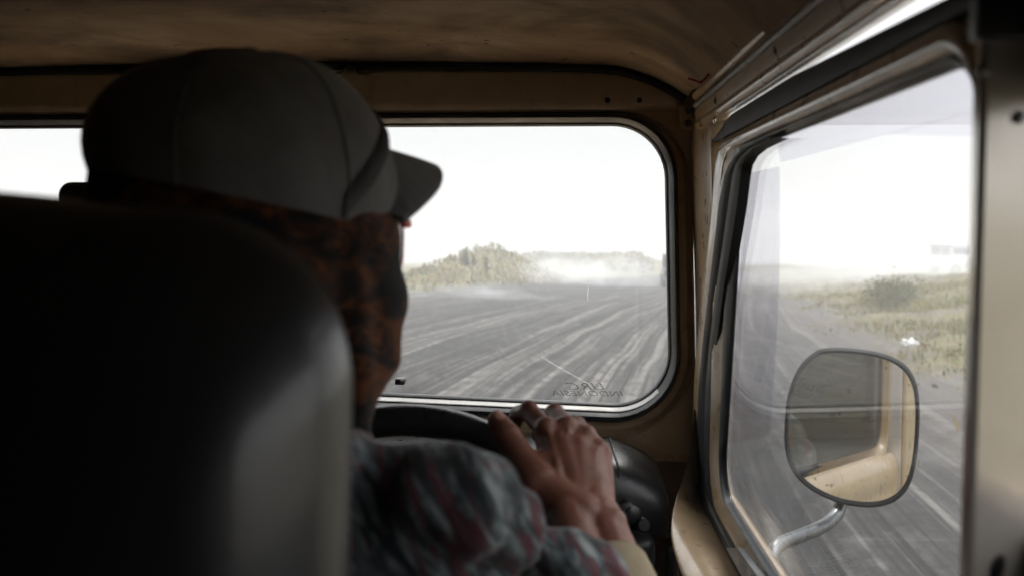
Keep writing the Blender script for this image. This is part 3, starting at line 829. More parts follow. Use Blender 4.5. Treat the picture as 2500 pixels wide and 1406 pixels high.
# ---- driver door (right)
DX = .226
def dl(C, Rr, x): return [(x, p.x, p.y) for p in rpoly(C, Rr, None, 12)]
gC = [(1.337, -.357), (.535, -.357), (.535, .088), (1.222, .088)]
gR = [.05, .05, .05, .075]
door = MB().loops([dl([(1.40, -.392), (.516, -.392), (.516, .1135), (1.378, .1135)], [.07, .06, .06, .055], .238),
    dl([(1.40, -.392), (.516, -.392), (.516, .1135), (1.378, .1135)], [.07, .06, .06, .055], .219),
    dl([(1.392, -.384), (.517, -.384), (.517, .1105), (1.366, .1105)], [.065, .06, .06, .055], .2145),
    dl([(1.382, -.378), (.519, -.378), (.519, .1035), (1.352, .1035)], [.065, .06, .06, .055], .2125),
    dl([(1.371, -.374), (.521, -.374), (.521, .0985), (1.337, .0985)], [.062, .06, .055, .06], .2135),
    dl([(1.358, -.367), (.524, -.367), (.524, .0955), (1.322, .0955)], [.06, .06, .055, .06], .2175),
    dl([(1.3455, -.3605), (.526, -.3605), (.526, .0945), (1.297, .0945)], [.055, .055, .055, .065], .2215)])
door = door.obj('door', M['paint'], car, angle=60)
MB().loops([dl([(1.347, -.3612), (.5265, -.3612), (.5265, .0950), (1.300, .0950)], [.055, .055, .055, .065], .2225),
    dl([(1.3445, -.3602), (.528, -.3602), (.528, .0938), (1.286, .0938)], [.054, .055, .055, .066], .2185),
    dl([(1.342, -.359), (.531, -.359), (.531, .0915), (1.257, .0915)], [.053, .05, .05, .07], .2195),
    dl([(1.340, -.358), (.533, -.358), (.533, .089), (1.228, .089)], [.052, .05, .05, .075], .2235), dl(gC, gR, .2275)]).obj('window_seal', M['gasket'], door, angle=50)
MB().loops([dl(gC, gR, DX), dl(gC, gR, DX + .004)], cap0=True, cap1=True).obj('door_glass', M['side_glass'], door, angle=30)
# inner and outer lower door skin
MB().box(.222, .236, .516, 1.36, -1.0, -.386, .004).obj('inner_skin', M['paint'], door, angle=30)
ok_ = MB().loops([[(.262, y_, z_) for y_, z_ in ((1.40, -.40), (.42, -.40), (.42, -.95), (1.25, -.95), (1.40, -.8))], ]) if False else None
mb = MB()
sec = [(.232, -.374), (.244, -.372), (.252, -.380), (.258, -.400), (.2595, -.43), (.256, -.445), (.262, -.46), (.266, -.52), (.27, -.65), (.268, -.8), (.262, -.95)]
mb.loops([[(x, y_, z) for x, z in sec] for y_ in np.linspace(1.40, .516, 12)], closed=False)
mb.obj('outer_skin', M['paint'], door, angle=50)
mb = MB(); mb.loops([dl([(1.41, -.376), (.516, -.376), (.516, .118), (1.385, .118)], [.07, .06, .06, .055], .238), dl([(1.405, -.374), (.517, -.374), (.517, .114), (1.38, .114)], [.07, .06, .06, .055], .2395), dl([(1.402, -.372), (.520, -.372), (.520, .110), (1.34, .110)], [.065, .06, .06, .055], .2395), dl([(1.40, -.370), (.522, -.370), (.522, .106), (1.33, .106)], [.065, .06, .06, .055], .238)])
mb.obj('outer_frame', M['paint'], door, angle=50)
# grey latch block at the foot of the frame
pts = [(1772, 1336), (1800, 1336), (1845, 1400), (1890, 1480), (1860, 1480), (1808, 1400)]
MB().loops([[tuple(Px(a, b, .2085)) for a, b in pts], [tuple(Px(a, b, .2085) + Vector((.012, 0, 0))) for a, b in pts]], cap0=True, cap1=True).obj('hinge_cover', M['grey'], door, angle=20)
# acrylic wind deflector and rain visor outside the glass
def sheet(name, pts, x, mat, th=.003, bow=0):
    P = [Px(a, b, x) for a, b in pts]
    return MB().loops([[tuple(p_) for p_ in P], [(p_.x + th, p_.y, p_.z) for p_ in P]], cap0=True, cap1=True).obj(name, mat, door, angle=20)
sheet('wind_deflector', [(1778, 438), (1800, 430), (1897, 408), (1899, 560), (1896, 700), (1888, 850), (1878, 1000), (1872, 1062), (1845, 1070), (1772, 1081), (1770, 900), (1772, 600)], .252, M['acrylic_dark'])
sheet('rain_visor', [(1884, 325), (1897, 352), (1905, 396), (2050, 357), (2200, 318), (2420, 258), (2420, 120)], .254, M['acrylic'])
sheet('visor_strip', [(2165, 328), (2260, 303), (2420, 262), (2420, 336)], .260, M['acrylic'])

# ---- side mirror
MP = Vector(Py(2080, 1042, 1.30)); MN = Vector((-.2760, -.960, .055)).normalized()
outl = [(1916, 1020), (1922, 962), (1945, 900), (1985, 858), (2020, 848), (2085, 850), (2160, 862), (2212, 888), (2238, 930), (2246, 985), (2244, 1060), (2237, 1130), (2222, 1186), (2190, 1222), (2145, 1237), (2090, 1236), (2030, 1222), (1970, 1190), (1930, 1148), (1914, 1090)]
O = [Ppl(a, b, MP, MN) for a, b in outl]; ctr = sum(O, Vector()) / len(O)
def smooth_loop(P, n=3):
    for _ in range(n):
        Q = []
        for i in range(len(P)):
            a, b = P[i], P[(i + 1) % len(P)]; Q += [a.lerp(b, .25), a.lerp(b, .75)]
        P = Q
    return P
O = smooth_loop(O, 2)
def ins(f, d): return [tuple(ctr + (p_ - ctr) * f - MN * d) for p_ in O]
mir = MB().loops([ins(.935, .001), ins(.945, -.004), ins(.97, -.006), ins(1.0, -.003), ins(1.005, .006), ins(.97, .022), ins(.85, .038), ins(.5, .048), ins(.1, .05)], cap1=True).obj('side_mirror', M['rubber'], car, angle=50)
MB().loops([ins(.945, .0005), ins(.5, .0005 - .000), ins(.05, .0005)], cap1=True).obj('mirror_glass', M['mirror'], mir)
arm = [Py(2060, 1215, 1.335), Py(2050, 1237, 1.33), Py(2040, 1258, 1.32), Py(2012, 1282, 1.29), Py(1965, 1303, 1.25), Py(1915, 1322, 1.21), Py(1893, 1338, 1.19), Py(1884, 1362, 1.18), Py(1880, 1420, 1.17)]
arm.append(Vector((.262, arm[-1].y, arm[-1].z - .03)))
def cr(P, k=5):
    out = []
    for i in range(len(P) - 1):
        p0, p1, p2, p3 = P[max(i - 1, 0)], P[i], P[i + 1], P[min(i + 2, len(P) - 1)]
        for j in range(k):
            t = j / k; out.append(.5 * ((2 * p1) + (p2 - p0) * t + (2 * p0 - 5 * p1 + 4 * p2 - p3) * t * t + (3 * p1 - p0 - 3 * p2 + p3) * t ** 3))
    return out + [P[-1]]
MB().tube(cr(arm), .0088, 14).obj('mirror_arm', M['steel'], mir)

# ---- B pillar and rear right side
xp = Py(2357, 700, .513).x
bp = MB(); bp.box(xp, .262, .500, .513, -1.0, .205, .003)
bp = bp.obj('rear_door_pillar', M['scuffed'], car, angle=12)
MB().box(Py(2388, 60, .485).x, .262, .485, .4985, .0875, .15, .003).obj('belt_anchor', M['dark'], bp, angle=30)
for px, py in ((2402, 172), (2490, 287), (2478, 8)):
    c = Py(px, py, .4985); MB().ball(c, (.0032, .002, .0032)).obj('screw', M['steel'], bp)
c = Py(2436, 1385, .4995); MB().ball(c, (.0035, .0012, .0075), M=Matrix.Rotation(.25, 3, 'Y')).obj('slot_hole', M['dark'], bp)
mb = MB()
mb.box(.236, .262, -1.7, .499, -1.0, -.150, .004); mb.box(.236, .262, -1.7, .499, .0640, .20, .004); mb.box(.236, .262, -1.7, .06, -.152, .066, .003)
mb.obj('rear_side_panel', M['brown'], car, angle=30)  # dark brown, opening sized to dim the cabin and shape the pillar highlight

# ---- unseen passenger and rear walls closed against light, floor, firewall
lp = MB(); lp.box(-1.12, -1.09, -1.7, 1.6, -1.0, -.25, .004); lp.box(-1.12, -1.09, -1.7, 1.6, .09, .27, .004); lp.box(-1.12, -1.09, 1.36, 1.6, -.252, .092, .004); lp.box(-1.12, -1.09, -1.7, 1.37, -.252, .092, .004)
lp.obj('shut_passenger_side', M['brown'], car, angle=30)  # window opening filled in, unseen, to cut side light in the cabin
MB().box(-1.12, .262, -1.74, -1.7, -1.0, .27, .004).obj('rear_wall', M['brown'], car, angle=30)  # unseen and windowless, put in to keep rear light out
MB().box(-1.12, .262, -1.74, 1.66, -1.03, -1.0).obj('floor', M['carpet'], car, smooth=False)
MB().box(-1.12, .262, 1.625, 1.66, -1.0, -.330, .004).obj('firewall', M['paint'], car, angle=30)
MB().box(-1.09, .20, 1.50, 1.52, -1.0, -.452, .004).obj('kick_panel', M['brown'], car, angle=30)
MB().box(-1.0, .10, 1.70, 2.75, -.67, -.52, .06, 4).obj('hood', M['paint'], car, angle=40)
for a, b in ((-1.12, -.9), (.02, .26)): MB().box(a, b, 1.62, 2.8, -1.0, -.72, .05, 3).obj('front_fender', M['paint'], car, angle=40)
MB().box(-1.12, .262, 1.66, 1.70, -1.0, -.345, .004).obj('cowl', M['paint'], car, angle=30)

MB().box(-1.12, -1.075, 1.56, 1.645, -1.0, .25, .003).obj('passenger_pillar', M['paint'], car, angle=30)
mb = MB()
mb.box(.2625, .272, -1.7, .512, -1.0, -.152, .003); mb.box(.2625, .272, -1.7, .512, .066, .24, .003); mb.box(.2625, .272, -1.7, .06, -.1525, .0665, .002)
mb.obj('rear_outer_skin', M['paint'], car, angle=12)
MB().box(-1.122, .27, -1.75, 1.66, -1.10, -1.032, .01).obj('chassis', M['dark'], car, angle=30)
MB().box(-.90, .02, 2.70, 2.78, -1.02, -.60, .01).obj('grille', M['dark'], car, angle=30)
for wx, sx_w in ((.12, 1), (-.98, -1)):
    for wy in (2.2, -.95):
        wh = MB().tube([(wx + sx_w * .11, wy, -1.245), (wx - sx_w * .11, wy, -1.245)], .37, 28).obj('tyre', M['rubber'], car, angle=40)
        MB().tube([(wx + sx_w * .115, wy, -1.245), (wx + sx_w * .09, wy, -1.245)], .2, 22).obj('rim', M['steel'], wh, angle=40)

# ---- dashboard
prof = [(1.60, -.40), (1.585, -.336), (1.53, -.329), (1.45, -.327), (1.415, -.330), (1.392, -.338), (1.378, -.352), (1.372, -.372), (1.372, -.40), (1.377, -.425), (1.392, -.44), (1.45, -.452), (1.52, -.455)]
rows = []
for x, dz_, ds in ((-1.08, 0, 0), (-.5, 0, 0), (-.05, 0, 0), (.05, 0, 0), (.085, .002, 0), (.105, .009, .001), (.125, .018, .003), (.142, .028, .006), (.153, .038, .011), (.160, .052, .022), (.163, .07, .04)):
    rows.append([(x, y_ + ds * .7, z_ - dz_ * max(0, min(1, (z_ + .455) / .125))) for y_, z_ in prof])
dash = MB().loops(rows, closed=False).obj('dashboard', M['dash'], car, angle=70)
# seam across the pad
MB().tube([(.083, 1.53, -.3275), (.083, 1.45, -.326), (.085, 1.415, -.3295), (.087, 1.393, -.3385), (.088, 1.380, -.352)], .0012, 6).obj('pad_seam', M['dark'], dash)
# ignition lock and switch under the pad
for (px, py, px2, py2, y_, r_, nm) in ((1522, 1238, 1545, 1256, 1.335, .0125, 'ignition_lock'), (1556, 1270, 1572, 1282, 1.325, .009, 'switch_knob')):
    a, b = Py(px, py, y_ + .05), Py(px2, py2, y_)
    MB().tube([a, a.lerp(b, .8), b, b + (b - a) * .04], [r_, r_, r_, r_ * .8], 14).obj(nm, M['dark'], dash, angle=40)
MB().box(.095, .135, 1.33, 1.50, -.47, -.425, .012, 3).obj('column_shroud', M['dark'], dash, angle=50)
MB().box(.158, .176, 1.40, 1.43, -.9, -.462, .008).obj('hand_lever', M['grey'], car, angle=40)

# ---- rear view mirror (hides behind the driver's head)
c0, c1_ = Py(146, 446, 1.45), Py(330, 520, 1.45)
rv = MB().loops([[(p.x, 1.440, p.y) for p in rpoly([(c0.x + .004, c0.z - .004), (c1_.x, c0.z - .004), (c1_.x, c1_.z), (c0.x + .004, c1_.z)], [.018] * 4, None, 8)], [(p.x, 1.445, p.y) for p in rpoly([(c0.x, c0.z), (c1_.x, c0.z), (c1_.x, c1_.z), (c0.x, c1_.z)], [.02] * 4, None, 8)], [(p.x, 1.47, p.y) for p in rpoly([(c0.x + .01, c0.z - .01), (c1_.x - .01, c0.z - .01), (c1_.x - .01, c1_.z + .01), (c0.x + .01, c1_.z + .01)], [.015] * 4, None, 8)]], cap0=True, cap1=True).obj('rear_view_mirror', M['dark'], car, angle=40)
MB().tube([((c0.x + c1_.x) / 2, 1.465, c1_.z + .005), ((c0.x + c1_.x) / 2, 1.50, -.2), ((c0.x + c1_.x) / 2, 1.52, -.33)], .006, 10).obj('mirror_stalk', M['dark'], rv)

# ---- steering wheel
SC = Vector((-.150, .900, -.366)); tl_ = R(25); SR = .190
su, sv, sn = Vector((1, 0, 0)), Vector((0, math.sin(tl_), math.cos(tl_))), Vector((0, -math.cos(tl_), math.sin(tl_)))
def sp(a, r=SR, n=0): return SC + su * math.sin(a) * r + sv * math.cos(a) * r + sn * n
V, Fc = [], []; NA, NB = 96, 18
for i in range(NA):
    a = 2 * math.pi * i / NA; rd = (sp(a) - SC).normalized()
    for k in range(NB):
        w = 2 * math.pi * k / NB; rr = .0158 + .0007 * math.cos(k * 6.283 / 3)
        V.append(sp(a) + rd * math.cos(w) * rr + sn * math.sin(w) * rr)
for i in range(NA):
    for k in range(NB): Fc.append((i * NB + k, ((i + 1) % NA) * NB + k, ((i + 1) % NA) * NB + (k + 1) % NB, i * NB + (k + 1) % NB))
wheel = MB().add(V, Fc).obj('steering_wheel', M['dash'], car)
for a in (R(100), R(-100), R(180)):
    MB().tube([sp(a, .03, -.03), sp(a, .10, -.022), sp(a, SR, 0)], [.014, .011, .009], 10, flat=.6).obj('spoke', M['dark'], wheel)
MB().tube([SC - sn * .06, SC - sn * .02, SC - sn * .012, SC - sn * .008], [.05, .05, .045, .02], 24).obj('hub', M['dark'], wheel)
MB().tube([SC - sn * .05, SC - sn * .45], .025, 16).obj('column', M['dark'], wheel)

# ---- driver seat
def srow(ix, y, zt, xr, bot=-.55):
    xl_ = -.46
    c = [(xl_ + ix, zt + .006 - ix), (-.30, zt + .003 - ix), (xr - ix, zt - .016 - ix), (xr + .001 - ix, bot), (xl_ + ix, bot)]
    return [(p.x, y, p.y) for p in rpoly(c, [max(.01, .07 - ix * .3), .3, max(.012, .078 - ix * .25), .02, .02], None, 14)]
zt, xr_ = .0165, -.0885
PR = [(.20, .3500), (.17, .3502), (.14, .3508), (.115, .3525), (.092, .3555), (.071, .3600), (.052, .3665), (.036, .3750), (.022, .3865), (.011, .400), (.004, .415), (0, .432), (.005, .452), (.018, .468), (.045, .482), (.10, .486)]
bk = MB().loops([srow(i_, y_, zt, xr_) for i_, y_ in PR], cap0=True, cap1=True)
def tilt(V): return [(x, y + (z + .03) * .16 if z < -.03 else y, z) for x, y, z in V]
bk.V = tilt(bk.V)
st = bk.obj('driver_seat', M['seat'], car, angle=70)
MB().box(-.46, -.06, .40, .86, -.76, -.62, .04, 4).obj('seat_cushion', M['seat'], st, angle=60)
MB().box(-.42, -.10, .42, .82, -1.0, -.76, .01).obj('seat_base', M['dark'], st, angle=40)

# ================================================================== THE DRIVER
DB = (-.2, .55, 0)
body = MB()
# right hand on the rim: joints placed on the wheel
def J(px, py, y): return Vector(Py(px, py, y))
hand = {
 'index': [J(1334, 1050, .928), J(1291, 1003, .962), J(1264, 1010, .988), J(1252, 1042, .998)],
 'middle': [J(1384, 1046, .931), J(1354, 1010, .972), J(1330, 1022, 1.000), J(1314, 1062, 1.004)],
 'ring': [J(1431, 1068, .928), J(1409, 1040, .968), J(1384, 1054, .994), J(1366, 1094, .996)],
 'pinky': [J(1464, 1103, .918), J(1449, 1080, .950), J(1428, 1092, .972), J(1410, 1126, .976)],
}
thumb = [J(1316, 1186, .876), J(1276, 1128, .898), J(1242, 1066, .918), J(1214, 1026, .930)]
WR_ = J(1428, 1262, .850)
ELB = Vector((.088, .655, -.392)); SHO = Vector((-.100, .605, -.214))
def build_hand(mb, hd, th, wr, elb, mirror=None):
    mf = (lambda p: Vector((mirror * 2 - p.x, p.y, p.z))) if mirror is not None else (lambda p: Vector(p))
    rad = {'index': (.0108, .0100, .0088, .0075), 'middle': (.0110, .0102, .0090, .0076), 'ring': (.0104, .0096, .0084, .0072), 'pinky': (.0095, .0084, .0074, .0062)}
    w = mf(wr); e = mf(elb); ax = (e - w).normalized()
    mcp = {k: mf(v[0]) for k, v in hd.items()}
    side = (mcp['pinky'] - mcp['index']).normalized(); side = (side - ax * side.dot(ax)).normalized()
    for k, v in hd.items():
        P = [mf(p) for p in v]; r = rad[k]
        for i in range(3): mb.cone(P[i], r[i] * (1.0 if i else .98), P[i + 1], r[i + 1])
        mb.ball(P[0] + Vector((0, -.0015, .0025)), r[0] * 1.06)
        mb.ball(P[1] + Vector((0, 0, .001)), r[1] * 1.04)
        s = {'index': -.7, 'middle': -.25, 'ring': .25, 'pinky': .7}[k]
        root = w + side * s * .021 - ax * .004
        mb.cone(P[0] + Vector((0, .004, -.004)), .0125, root + Vector((0, .004, -.004)), .0155)
        # tendon
        mb.cone(P[0] + Vector((0, -.0050, .0060)), .0034, root.lerp(P[0], .25) + Vector((0, -.0075, .0100)), .0026, 8)
    keys = ['index', 'middle', 'ring', 'pinky']
    for a, b in zip(keys[:-1], keys[1:]):
        m_ = mcp[a].lerp(mcp[b], .5); mb.cone(m_ + Vector((0, .001, -.0015)), .0118, w + Vector((0, .003, -.003)), .0185); mb.cone(m_.lerp(w, .2) + Vector((0, -.001, .001)), .0125, w + Vector((0, .002, -.002)), .0185); mb.cone(m_ + Vector((0, .008, -.010)), .011, w + Vector((0, .006, -.008)), .016)
    T = [mf(p) for p in th]
    for i, (r0, r1) in enumerate(((.0215, .0158), (.0148, .0130), (.0130, .0100))): mb.cone(T[i], r0, T[i + 1], r1)
    mb.ball(T[2] + Vector((0, -.001, .0005)), .0134)
    mb.cone(T[1], .0125, mcp['index'].lerp(w, .42), .0135)              # web of the thumb
    mb.cone(T[0], .0185, w, .021)
    mb.cone(mcp['pinky'].lerp(w, .3) + side * -.001, .0125, w + side * .010, .0185)
    # wrist and forearm: two bones side by side
    for s in (-1, 1):
        a = w + side * s * .0135; b = w + ax * .06 + side * s * .015; c = w + ax * .17 + side * s * .017
        mb.cone(a, .0195, b, .0215); mb.cone(b, .0215, c, .024); mb.cone(c, .024, e, .026)
    mb.ball(w + side * .022 + ax * .012 + Vector((0, -.006, .006)), .0125)     # ulna head
build_hand(body, hand, thumb, WR_, ELB)
MIRX = -.150
build_hand(body, hand, thumb, WR_, Vector((MIRX * 2 + .42, ELB.y, ELB.z)) if False else ELB, MIRX)
ELB_L = Vector((MIRX * 2 - ELB.x, ELB.y, ELB.z)); SHO_L = Vector((-.335, .60, -.200))
body.cone(ELB, .034, SHO, .044); body.cone(ELB_L, .034, SHO_L, .044)
# torso, neck, head
NK = Vector((-.20, .615, -.135))
for s, S in ((1, SHO), (-1, SHO_L)): body.cone(NK + Vector((0, 0, -.05)), .048, S, .044)
body.ball((-.20, .60, -.33), (.15, .10, .17)); body.ball((-.22, .585, -.50), (.15, .10, .17)); body.ball((-.24, .57, -.63), (.165, .12, .10))
for s in (-1, 1):
    hp = Vector((-.24 + s * .085, .58, -.62)); kn = Vector((-.22 + s * .13, 1.0, -.60)); an = Vector((-.2 + s * .10, 1.22, -.93))
    body.cone(hp, .078, kn, .055); body.cone(kn, .055, an, .038); body.cone(an + Vector((0, 0, -.03)), .036, an + Vector((0, .16, -.045)), .026)
FI = R(32); hv = Vector((math.sin(FI), math.cos(FI), 0)); wv_ = Vector((math.cos(FI), -math.sin(FI), 0))
HC = Vector((-.206, .655, .012))
def hp_(a, b, z): return HC + hv * a + wv_ * b + Vector((0, 0, z))
MH = Matrix((wv_, hv, Vector((0, 0, 1)))).transposed()
body.cone(NK + Vector((0, -.005, -.02)), .055, hp_(-.02, 0, -.04), .056)
body.ball(hp_(-.005, 0, .012), (.076, .094, .092), M=MH); body.ball(hp_(.03, 0, -.055), (.056, .06, .06), M=MH)
body.cone(hp_(.07, 0, -.092), .018, hp_(.055, 0, -.085), .024)                  # chin
body.cone(hp_(.088, 0, -.005), .008, hp_(.104, 0, -.036), .011)                   # nose
body.cone(hp_(.085, -.022, -.066), .007, hp_(.085, .022, -.066), .007)            # mouth
for s in (-1, 1):
    body.cone(hp_(.074, s * .032, .003), .012, hp_(.076, s * .02, .004), .010)     # brow
    body.ball(hp_(-.008, s * .072, -.02), (.009, .017, .028), M=MH)              # ear
person = blob('person', body, .0022, 7, M['skin'], None, fac=.5)
tag(person, 'driver in grey cap, batik face cloth and plaid shirt holding the steering wheel', 'person')

# thumb nail
tt, ti = thumb[3], thumb[2]; d = (tt - ti).normalized()
nn = Vector((.50, -.78, .25)); nn = (nn - d * nn.dot(d)).normalized(); ss = d.cross(nn)
mb = MB(); rowsN = []
for i in range(7):
    t = i / 6; c = tt + d * (-.011 + .017 * t); row = []
    for k in range(7):
        a = (k / 6 - .5) * 1.5; rr = .0108 - .0022 * t * t
        row.append(tuple(c + nn * math.cos(a) * rr + ss * math.sin(a) * rr * (.9 - .25 * max(0, t - .6))))
    rowsN.append(row)
MB().loops(rowsN, closed=False).obj('nail', M['nail'], person)

# bandana over the face, back of the head and neck
mb = MB()
mb.ball(HC + Vector((-.002, 0, -.002)), (.092, .102, .10), M=MH, nu=24, nv=16)
S1, S2, S3, S4, D_ = Vector((-.191, .662, .0)), Vector((-.180, .668, -.042)), Vector((-.167, .668, -.076)), Vector((-.152, .662, -.102)), Vector((-.131, .648, -.135))
mb.cone(HC + Vector((0, 0, -.01)), .092, S1, .083); mb.cone(S1, .085, S2, .0790); mb.cone(S2, .0790, S3, .0625); mb.cone(S3, .0625, S4, .040); mb.cone(S4, .040, D_, .007)
mb.cone(HC + Vector((-.005, -.01, -.03)), .088, NK + Vector((-.01, -.01, -.04)), .060); mb.cone(D_, .008, Vector((-.150, .625, -.15)), .011)
def folds(co, no):
    x, y, z = co[:, 0], co[:, 1], co[:, 2] - H
    dx, dz_ = x - D_.x, z - D_.z
    a = np.arctan2(dx, -dz_ + .3); amp = sstep(.03, -.08, z)
    f = .0020 * amp * np.sin(a * 55 + 2 * np.sin(y * 30)) + .0016 * np.sin(z * 130 + 5 * x * 8) * sstep(.05, 0, z)
    return co + no * f[:, None]
blob('face_cloth', mb, .0035, 14, M['batik'], person, folds)

# cap
A_, B2 = .1095, .0930
CC = HC + Vector((.004, -.004, 0))
def zb(th): return .014 - .0195 * math.cos(th - R(35))
def cpt(th, t, o=0.0):
    """th from the front towards the wearer's right; t 0 rim, 1 top"""
    a = t * math.pi / 2; rr = math.cos(a) ** .72; z0 = zb(th) - .012 * 0
    top = .1115 + .0025 * math.cos(th) 
    z = z0 + (top - z0) * math.sin(a) ** .92
    ww = 1 + .010 * math.sin(5 * th + 9 * t) * t * (1 - t) * 3 + .007 * math.sin(11 * th - 7 * t) * (1 - t) + .012 * math.sin(3 * th + 4 * t) * (1 - t) + .008 * math.sin(6 * th) * t * (1 - t) * 4
    rr *= ww * (1 - .055 * math.exp(-t * 9))
    p = Vector((CC.x, CC.y, 0)) + hv * ((A_ + o) * math.cos(th) * rr) + wv_ * ((B2 + o) * math.sin(th) * rr)
    p.z = z + o * math.sin(a); return p
NT_, NR = 72, 18
L = [[tuple(cpt(2 * math.pi * i / NT_, .0, -.004) + Vector((0, 0, .006))) for i in range(NT_)]]
for k in range(NR): L.append([tuple(cpt(2 * math.pi * i / NT_, min(.985, (k / (NR - 1))))) for i in range(NT_)])
cap = MB().loops(L, cap1=True).obj('cap', M['cap'], person, angle=70)
# seams on the crown panels
for k in range(6):
    th = R(30 + 60 * k); MB().tube([cpt(th, t, .0004) for t in np.linspace(0, .96, 16)], .0006, 6).obj('seam', M['cap'], cap)
MB().ball(Vector((CC.x, CC.y, .1130)), (.007, .007, .003)).obj('button', M['cap'], cap)
# ribbon across the front
rows = []
for i in range(41):
    th = R(-92 + 184 * i / 40); t = .50 * max(0, math.cos(th * .97)) ** .8 + .015
    d_ = .045; rows.append([tuple(cpt(th, max(0, t - d_), .0012)), tuple(cpt(th, t - d_ * .4, .0024)), tuple(cpt(th, t + d_ * .4, .0024)), tuple(cpt(th, t + d_, .0012))])
MB().loops(rows, closed=False).obj('ribbon', M['cap_band'], cap)
# brim: arched, with thickness
def brim(s, r, dz_=0):
    al = s * R(62); root = cpt(al, .0, -.002)
    Lb = .066 * max(0, math.cos(al * 1.42)) ** .75
    p = root + hv * Lb * r + wv_ * (.012 * s * r)
    p.z = .060 - .052 * s * s - .006 * r + .006 * r * s * s + dz_ - .004 * r * r
    return p
rows = []
for r_ in np.linspace(0, 1, 8): rows.append([tuple(brim(s, r_)) for s in np.linspace(-1, 1, 25)])
for r_ in np.linspace(1, 0, 8): rows.append([tuple(brim(s, r_ * .985, -.0032)) for s in np.linspace(-1, 1, 25)])
MB().loops(rows, closed=False).obj('brim', M['cap'], cap, angle=60)

# glasses
gl = MB()
for s in (-1, 1):
    ring = [hp_(.100 - .012 * abs(p.x / .06), s * p.x * .985, p.y - .013) for p in rpoly([(.012, .002), (.062, .006), (.060, -.034), (.016, -.036)], [.008, .010, .014, .014], None, 6)]
    gl.tube(ring + [ring[0]], .0009, 8)
    gl.tube([hp_(.088, s * .066, -.011), hp_(.072, s * .074, -.011)], .0020, 8, flat=1.6)
gl.tube([hp_(.100, -.013, -.017), hp_(.103, 0, -.014), hp_(.100, .013, -.017)], .0016, 8)
glo = gl.obj('glasses', M['orange'], person)
for s in (-1, 1):
    ring = [tuple(hp_(.0995 - .012 * abs(p.x / .06), s * p.x * .985, p.y - .013)) for p in rpoly([(.012, .002), (.062, .006), (.060, -.034), (.016, -.036)], [.008, .010, .014, .014], None, 6)]
    MB().loops([ring, [tuple(Vector(p_) + hv * .0015) for p_ in ring]], cap0=True, cap1=True).obj('lens', M['glass'], glo)

# shirt
sh = MB()
def Sx(px, py, y, r): return (Vector(Py(px, py, y)), r)
sh.ball((-.20, .595, -.335), (.172, .118, .18)); sh.ball((-.22, .58, -.50), (.165, .115, .18)); sh.ball((-.24, .565, -.63), (.18, .135, .10))
sh.cone(NK + Vector((-.01, -.005, -.05)), .060, SHO + Vector((-.005, 0, 0)), .056); sh.cone(NK + Vector((.03, 0, -.045)), .052, SHO, .054)
sh.cone(NK + Vector((.01, 0, -.05)), .06, SHO_L, .060)
p1, r1 = Sx(1110, 1230, .60, .050); p2, r2 = Sx(1195, 1300, .615, .03); p3, r3 = Sx(1262, 1232, .62, .0135)
sh.cone(SHO + Vector((-.01, -.005, -.01)), .054, p2, .034); sh.cone(p1, .045, p3, .0145)
sh.cone(SHO + Vector((0, 0, -.005)), .052, ELB, .050); sh.cone(Vector(Py(880, 1160, .612)), .030, Vector(Py(1075, 1212, .605)), .030); sh.cone(SHO_L, .056, ELB_L, .046)
a, b = Vector(Py(1372, 1362, .655)), Vector(Py(1425, 1420, .665))
sh.cone(a, .024, b, .030); sh.cone(Vector(Py(1330, 1340, .65)), .020, a, .024); sh.cone(b, .03, ELB, .048)
sh.cone(ELB, .047, ELB.lerp(WR_, .42), .038); sh.cone(ELB_L, .046, ELB_L.lerp(Vector((MIRX * 2 - WR_.x, WR_.y, WR_.z)), .6), .036)
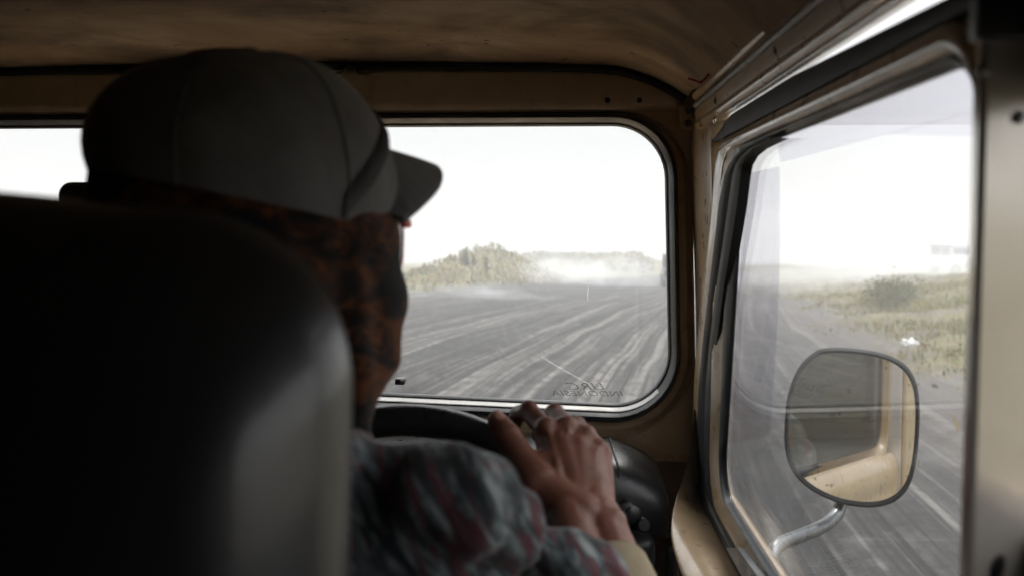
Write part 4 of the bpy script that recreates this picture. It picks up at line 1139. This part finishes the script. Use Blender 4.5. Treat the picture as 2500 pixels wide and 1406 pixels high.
for k in range(12):                                                       # soft collar
    t0_, t1_ = 2 * math.pi * k / 12, 2 * math.pi * (k + 1) / 12
    q0 = Vector((-.195 + .072 * math.cos(t0_), .612 + .066 * math.sin(t0_), -.140 - .012 * math.sin(t0_))); q1 = Vector((-.195 + .072 * math.cos(t1_), .612 + .066 * math.sin(t1_), -.140 - .012 * math.sin(t1_)))
    sh.cone(q0, .014, q1, .014, 8)
def wrinkle(co, no):
    x, y, z = co[:, 0], co[:, 1], co[:, 2] - H
    f = .0030 * np.sin((x * .45 + z * .95 + .2 * y) * 70 + 1.6 * np.sin(x * 34 + y * 40)) + .0016 * np.sin((x * .7 - z * .9 + .3 * y) * 95 + 2.2 * np.sin(x * 40 + y * 31)) + .0022 * np.sin((x * .9 + z * .5) * 150 + 2 * np.sin(z * 60))
    return co + no * f[:, None]
blob('shirt', sh, .0045, 4, M['plaid'], person, wrinkle)
# tan knitted cuff at the wrist end of the sleeve
ax = (ELB - WR_).normalized(); u_ = Vector((0, -.3, 1)); u_ = (u_ - ax * u_.dot(ax)).normalized(); v2_ = ax.cross(u_)
rows = []
for t, r0 in ((.118, .036), (.10, .0375), (.082, .0375), (.066, .0365), (.054, .0355), (.050, .034), (.052, .0318), (.07, .030)):
    c = WR_ + ax * t; rows.append([tuple(c + u_ * math.cos(w) * r0 * .92 + v2_ * math.sin(w) * r0 * 1.08) for w in np.linspace(0, 2 * math.pi, 41)[:-1]])
MB().loops(rows).obj('cuff', M['cuff'], person)
# trousers
tr = MB(); tr.ball((-.24, .57, -.64), (.178, .13, .105))
for s in (-1, 1):
    hp = Vector((-.24 + s * .085, .58, -.62)); kn = Vector((-.22 + s * .13, 1.0, -.60)); an = Vector((-.2 + s * .10, 1.20, -.90))
    tr.cone(hp, .088, kn, .065); tr.cone(kn, .064, an, .05)
blob('trousers', tr, .006, 3, M['denim'], person)

# ================================================================== air: dust haze
m, nt, out = new_mat('haze'); q = NT(nt)
vl = q.n('ShaderNodeVolumePrincipled'); vl.inputs['Color'].default_value = (.87, .87, .88, 1); vl.inputs['Density'].default_value = .0052
q.l(vl.outputs[0], out.inputs['Volume'])
zlo = float(ZZ.min()) - 1.2; zhi = max(float(ZZ.max()) + 1.0, 6.0)
o = MB().box(-440, 520, -40, 430, zlo, zhi).obj('haze', m, None, dz=0, smooth=False)
tag(o, kind='stuff')
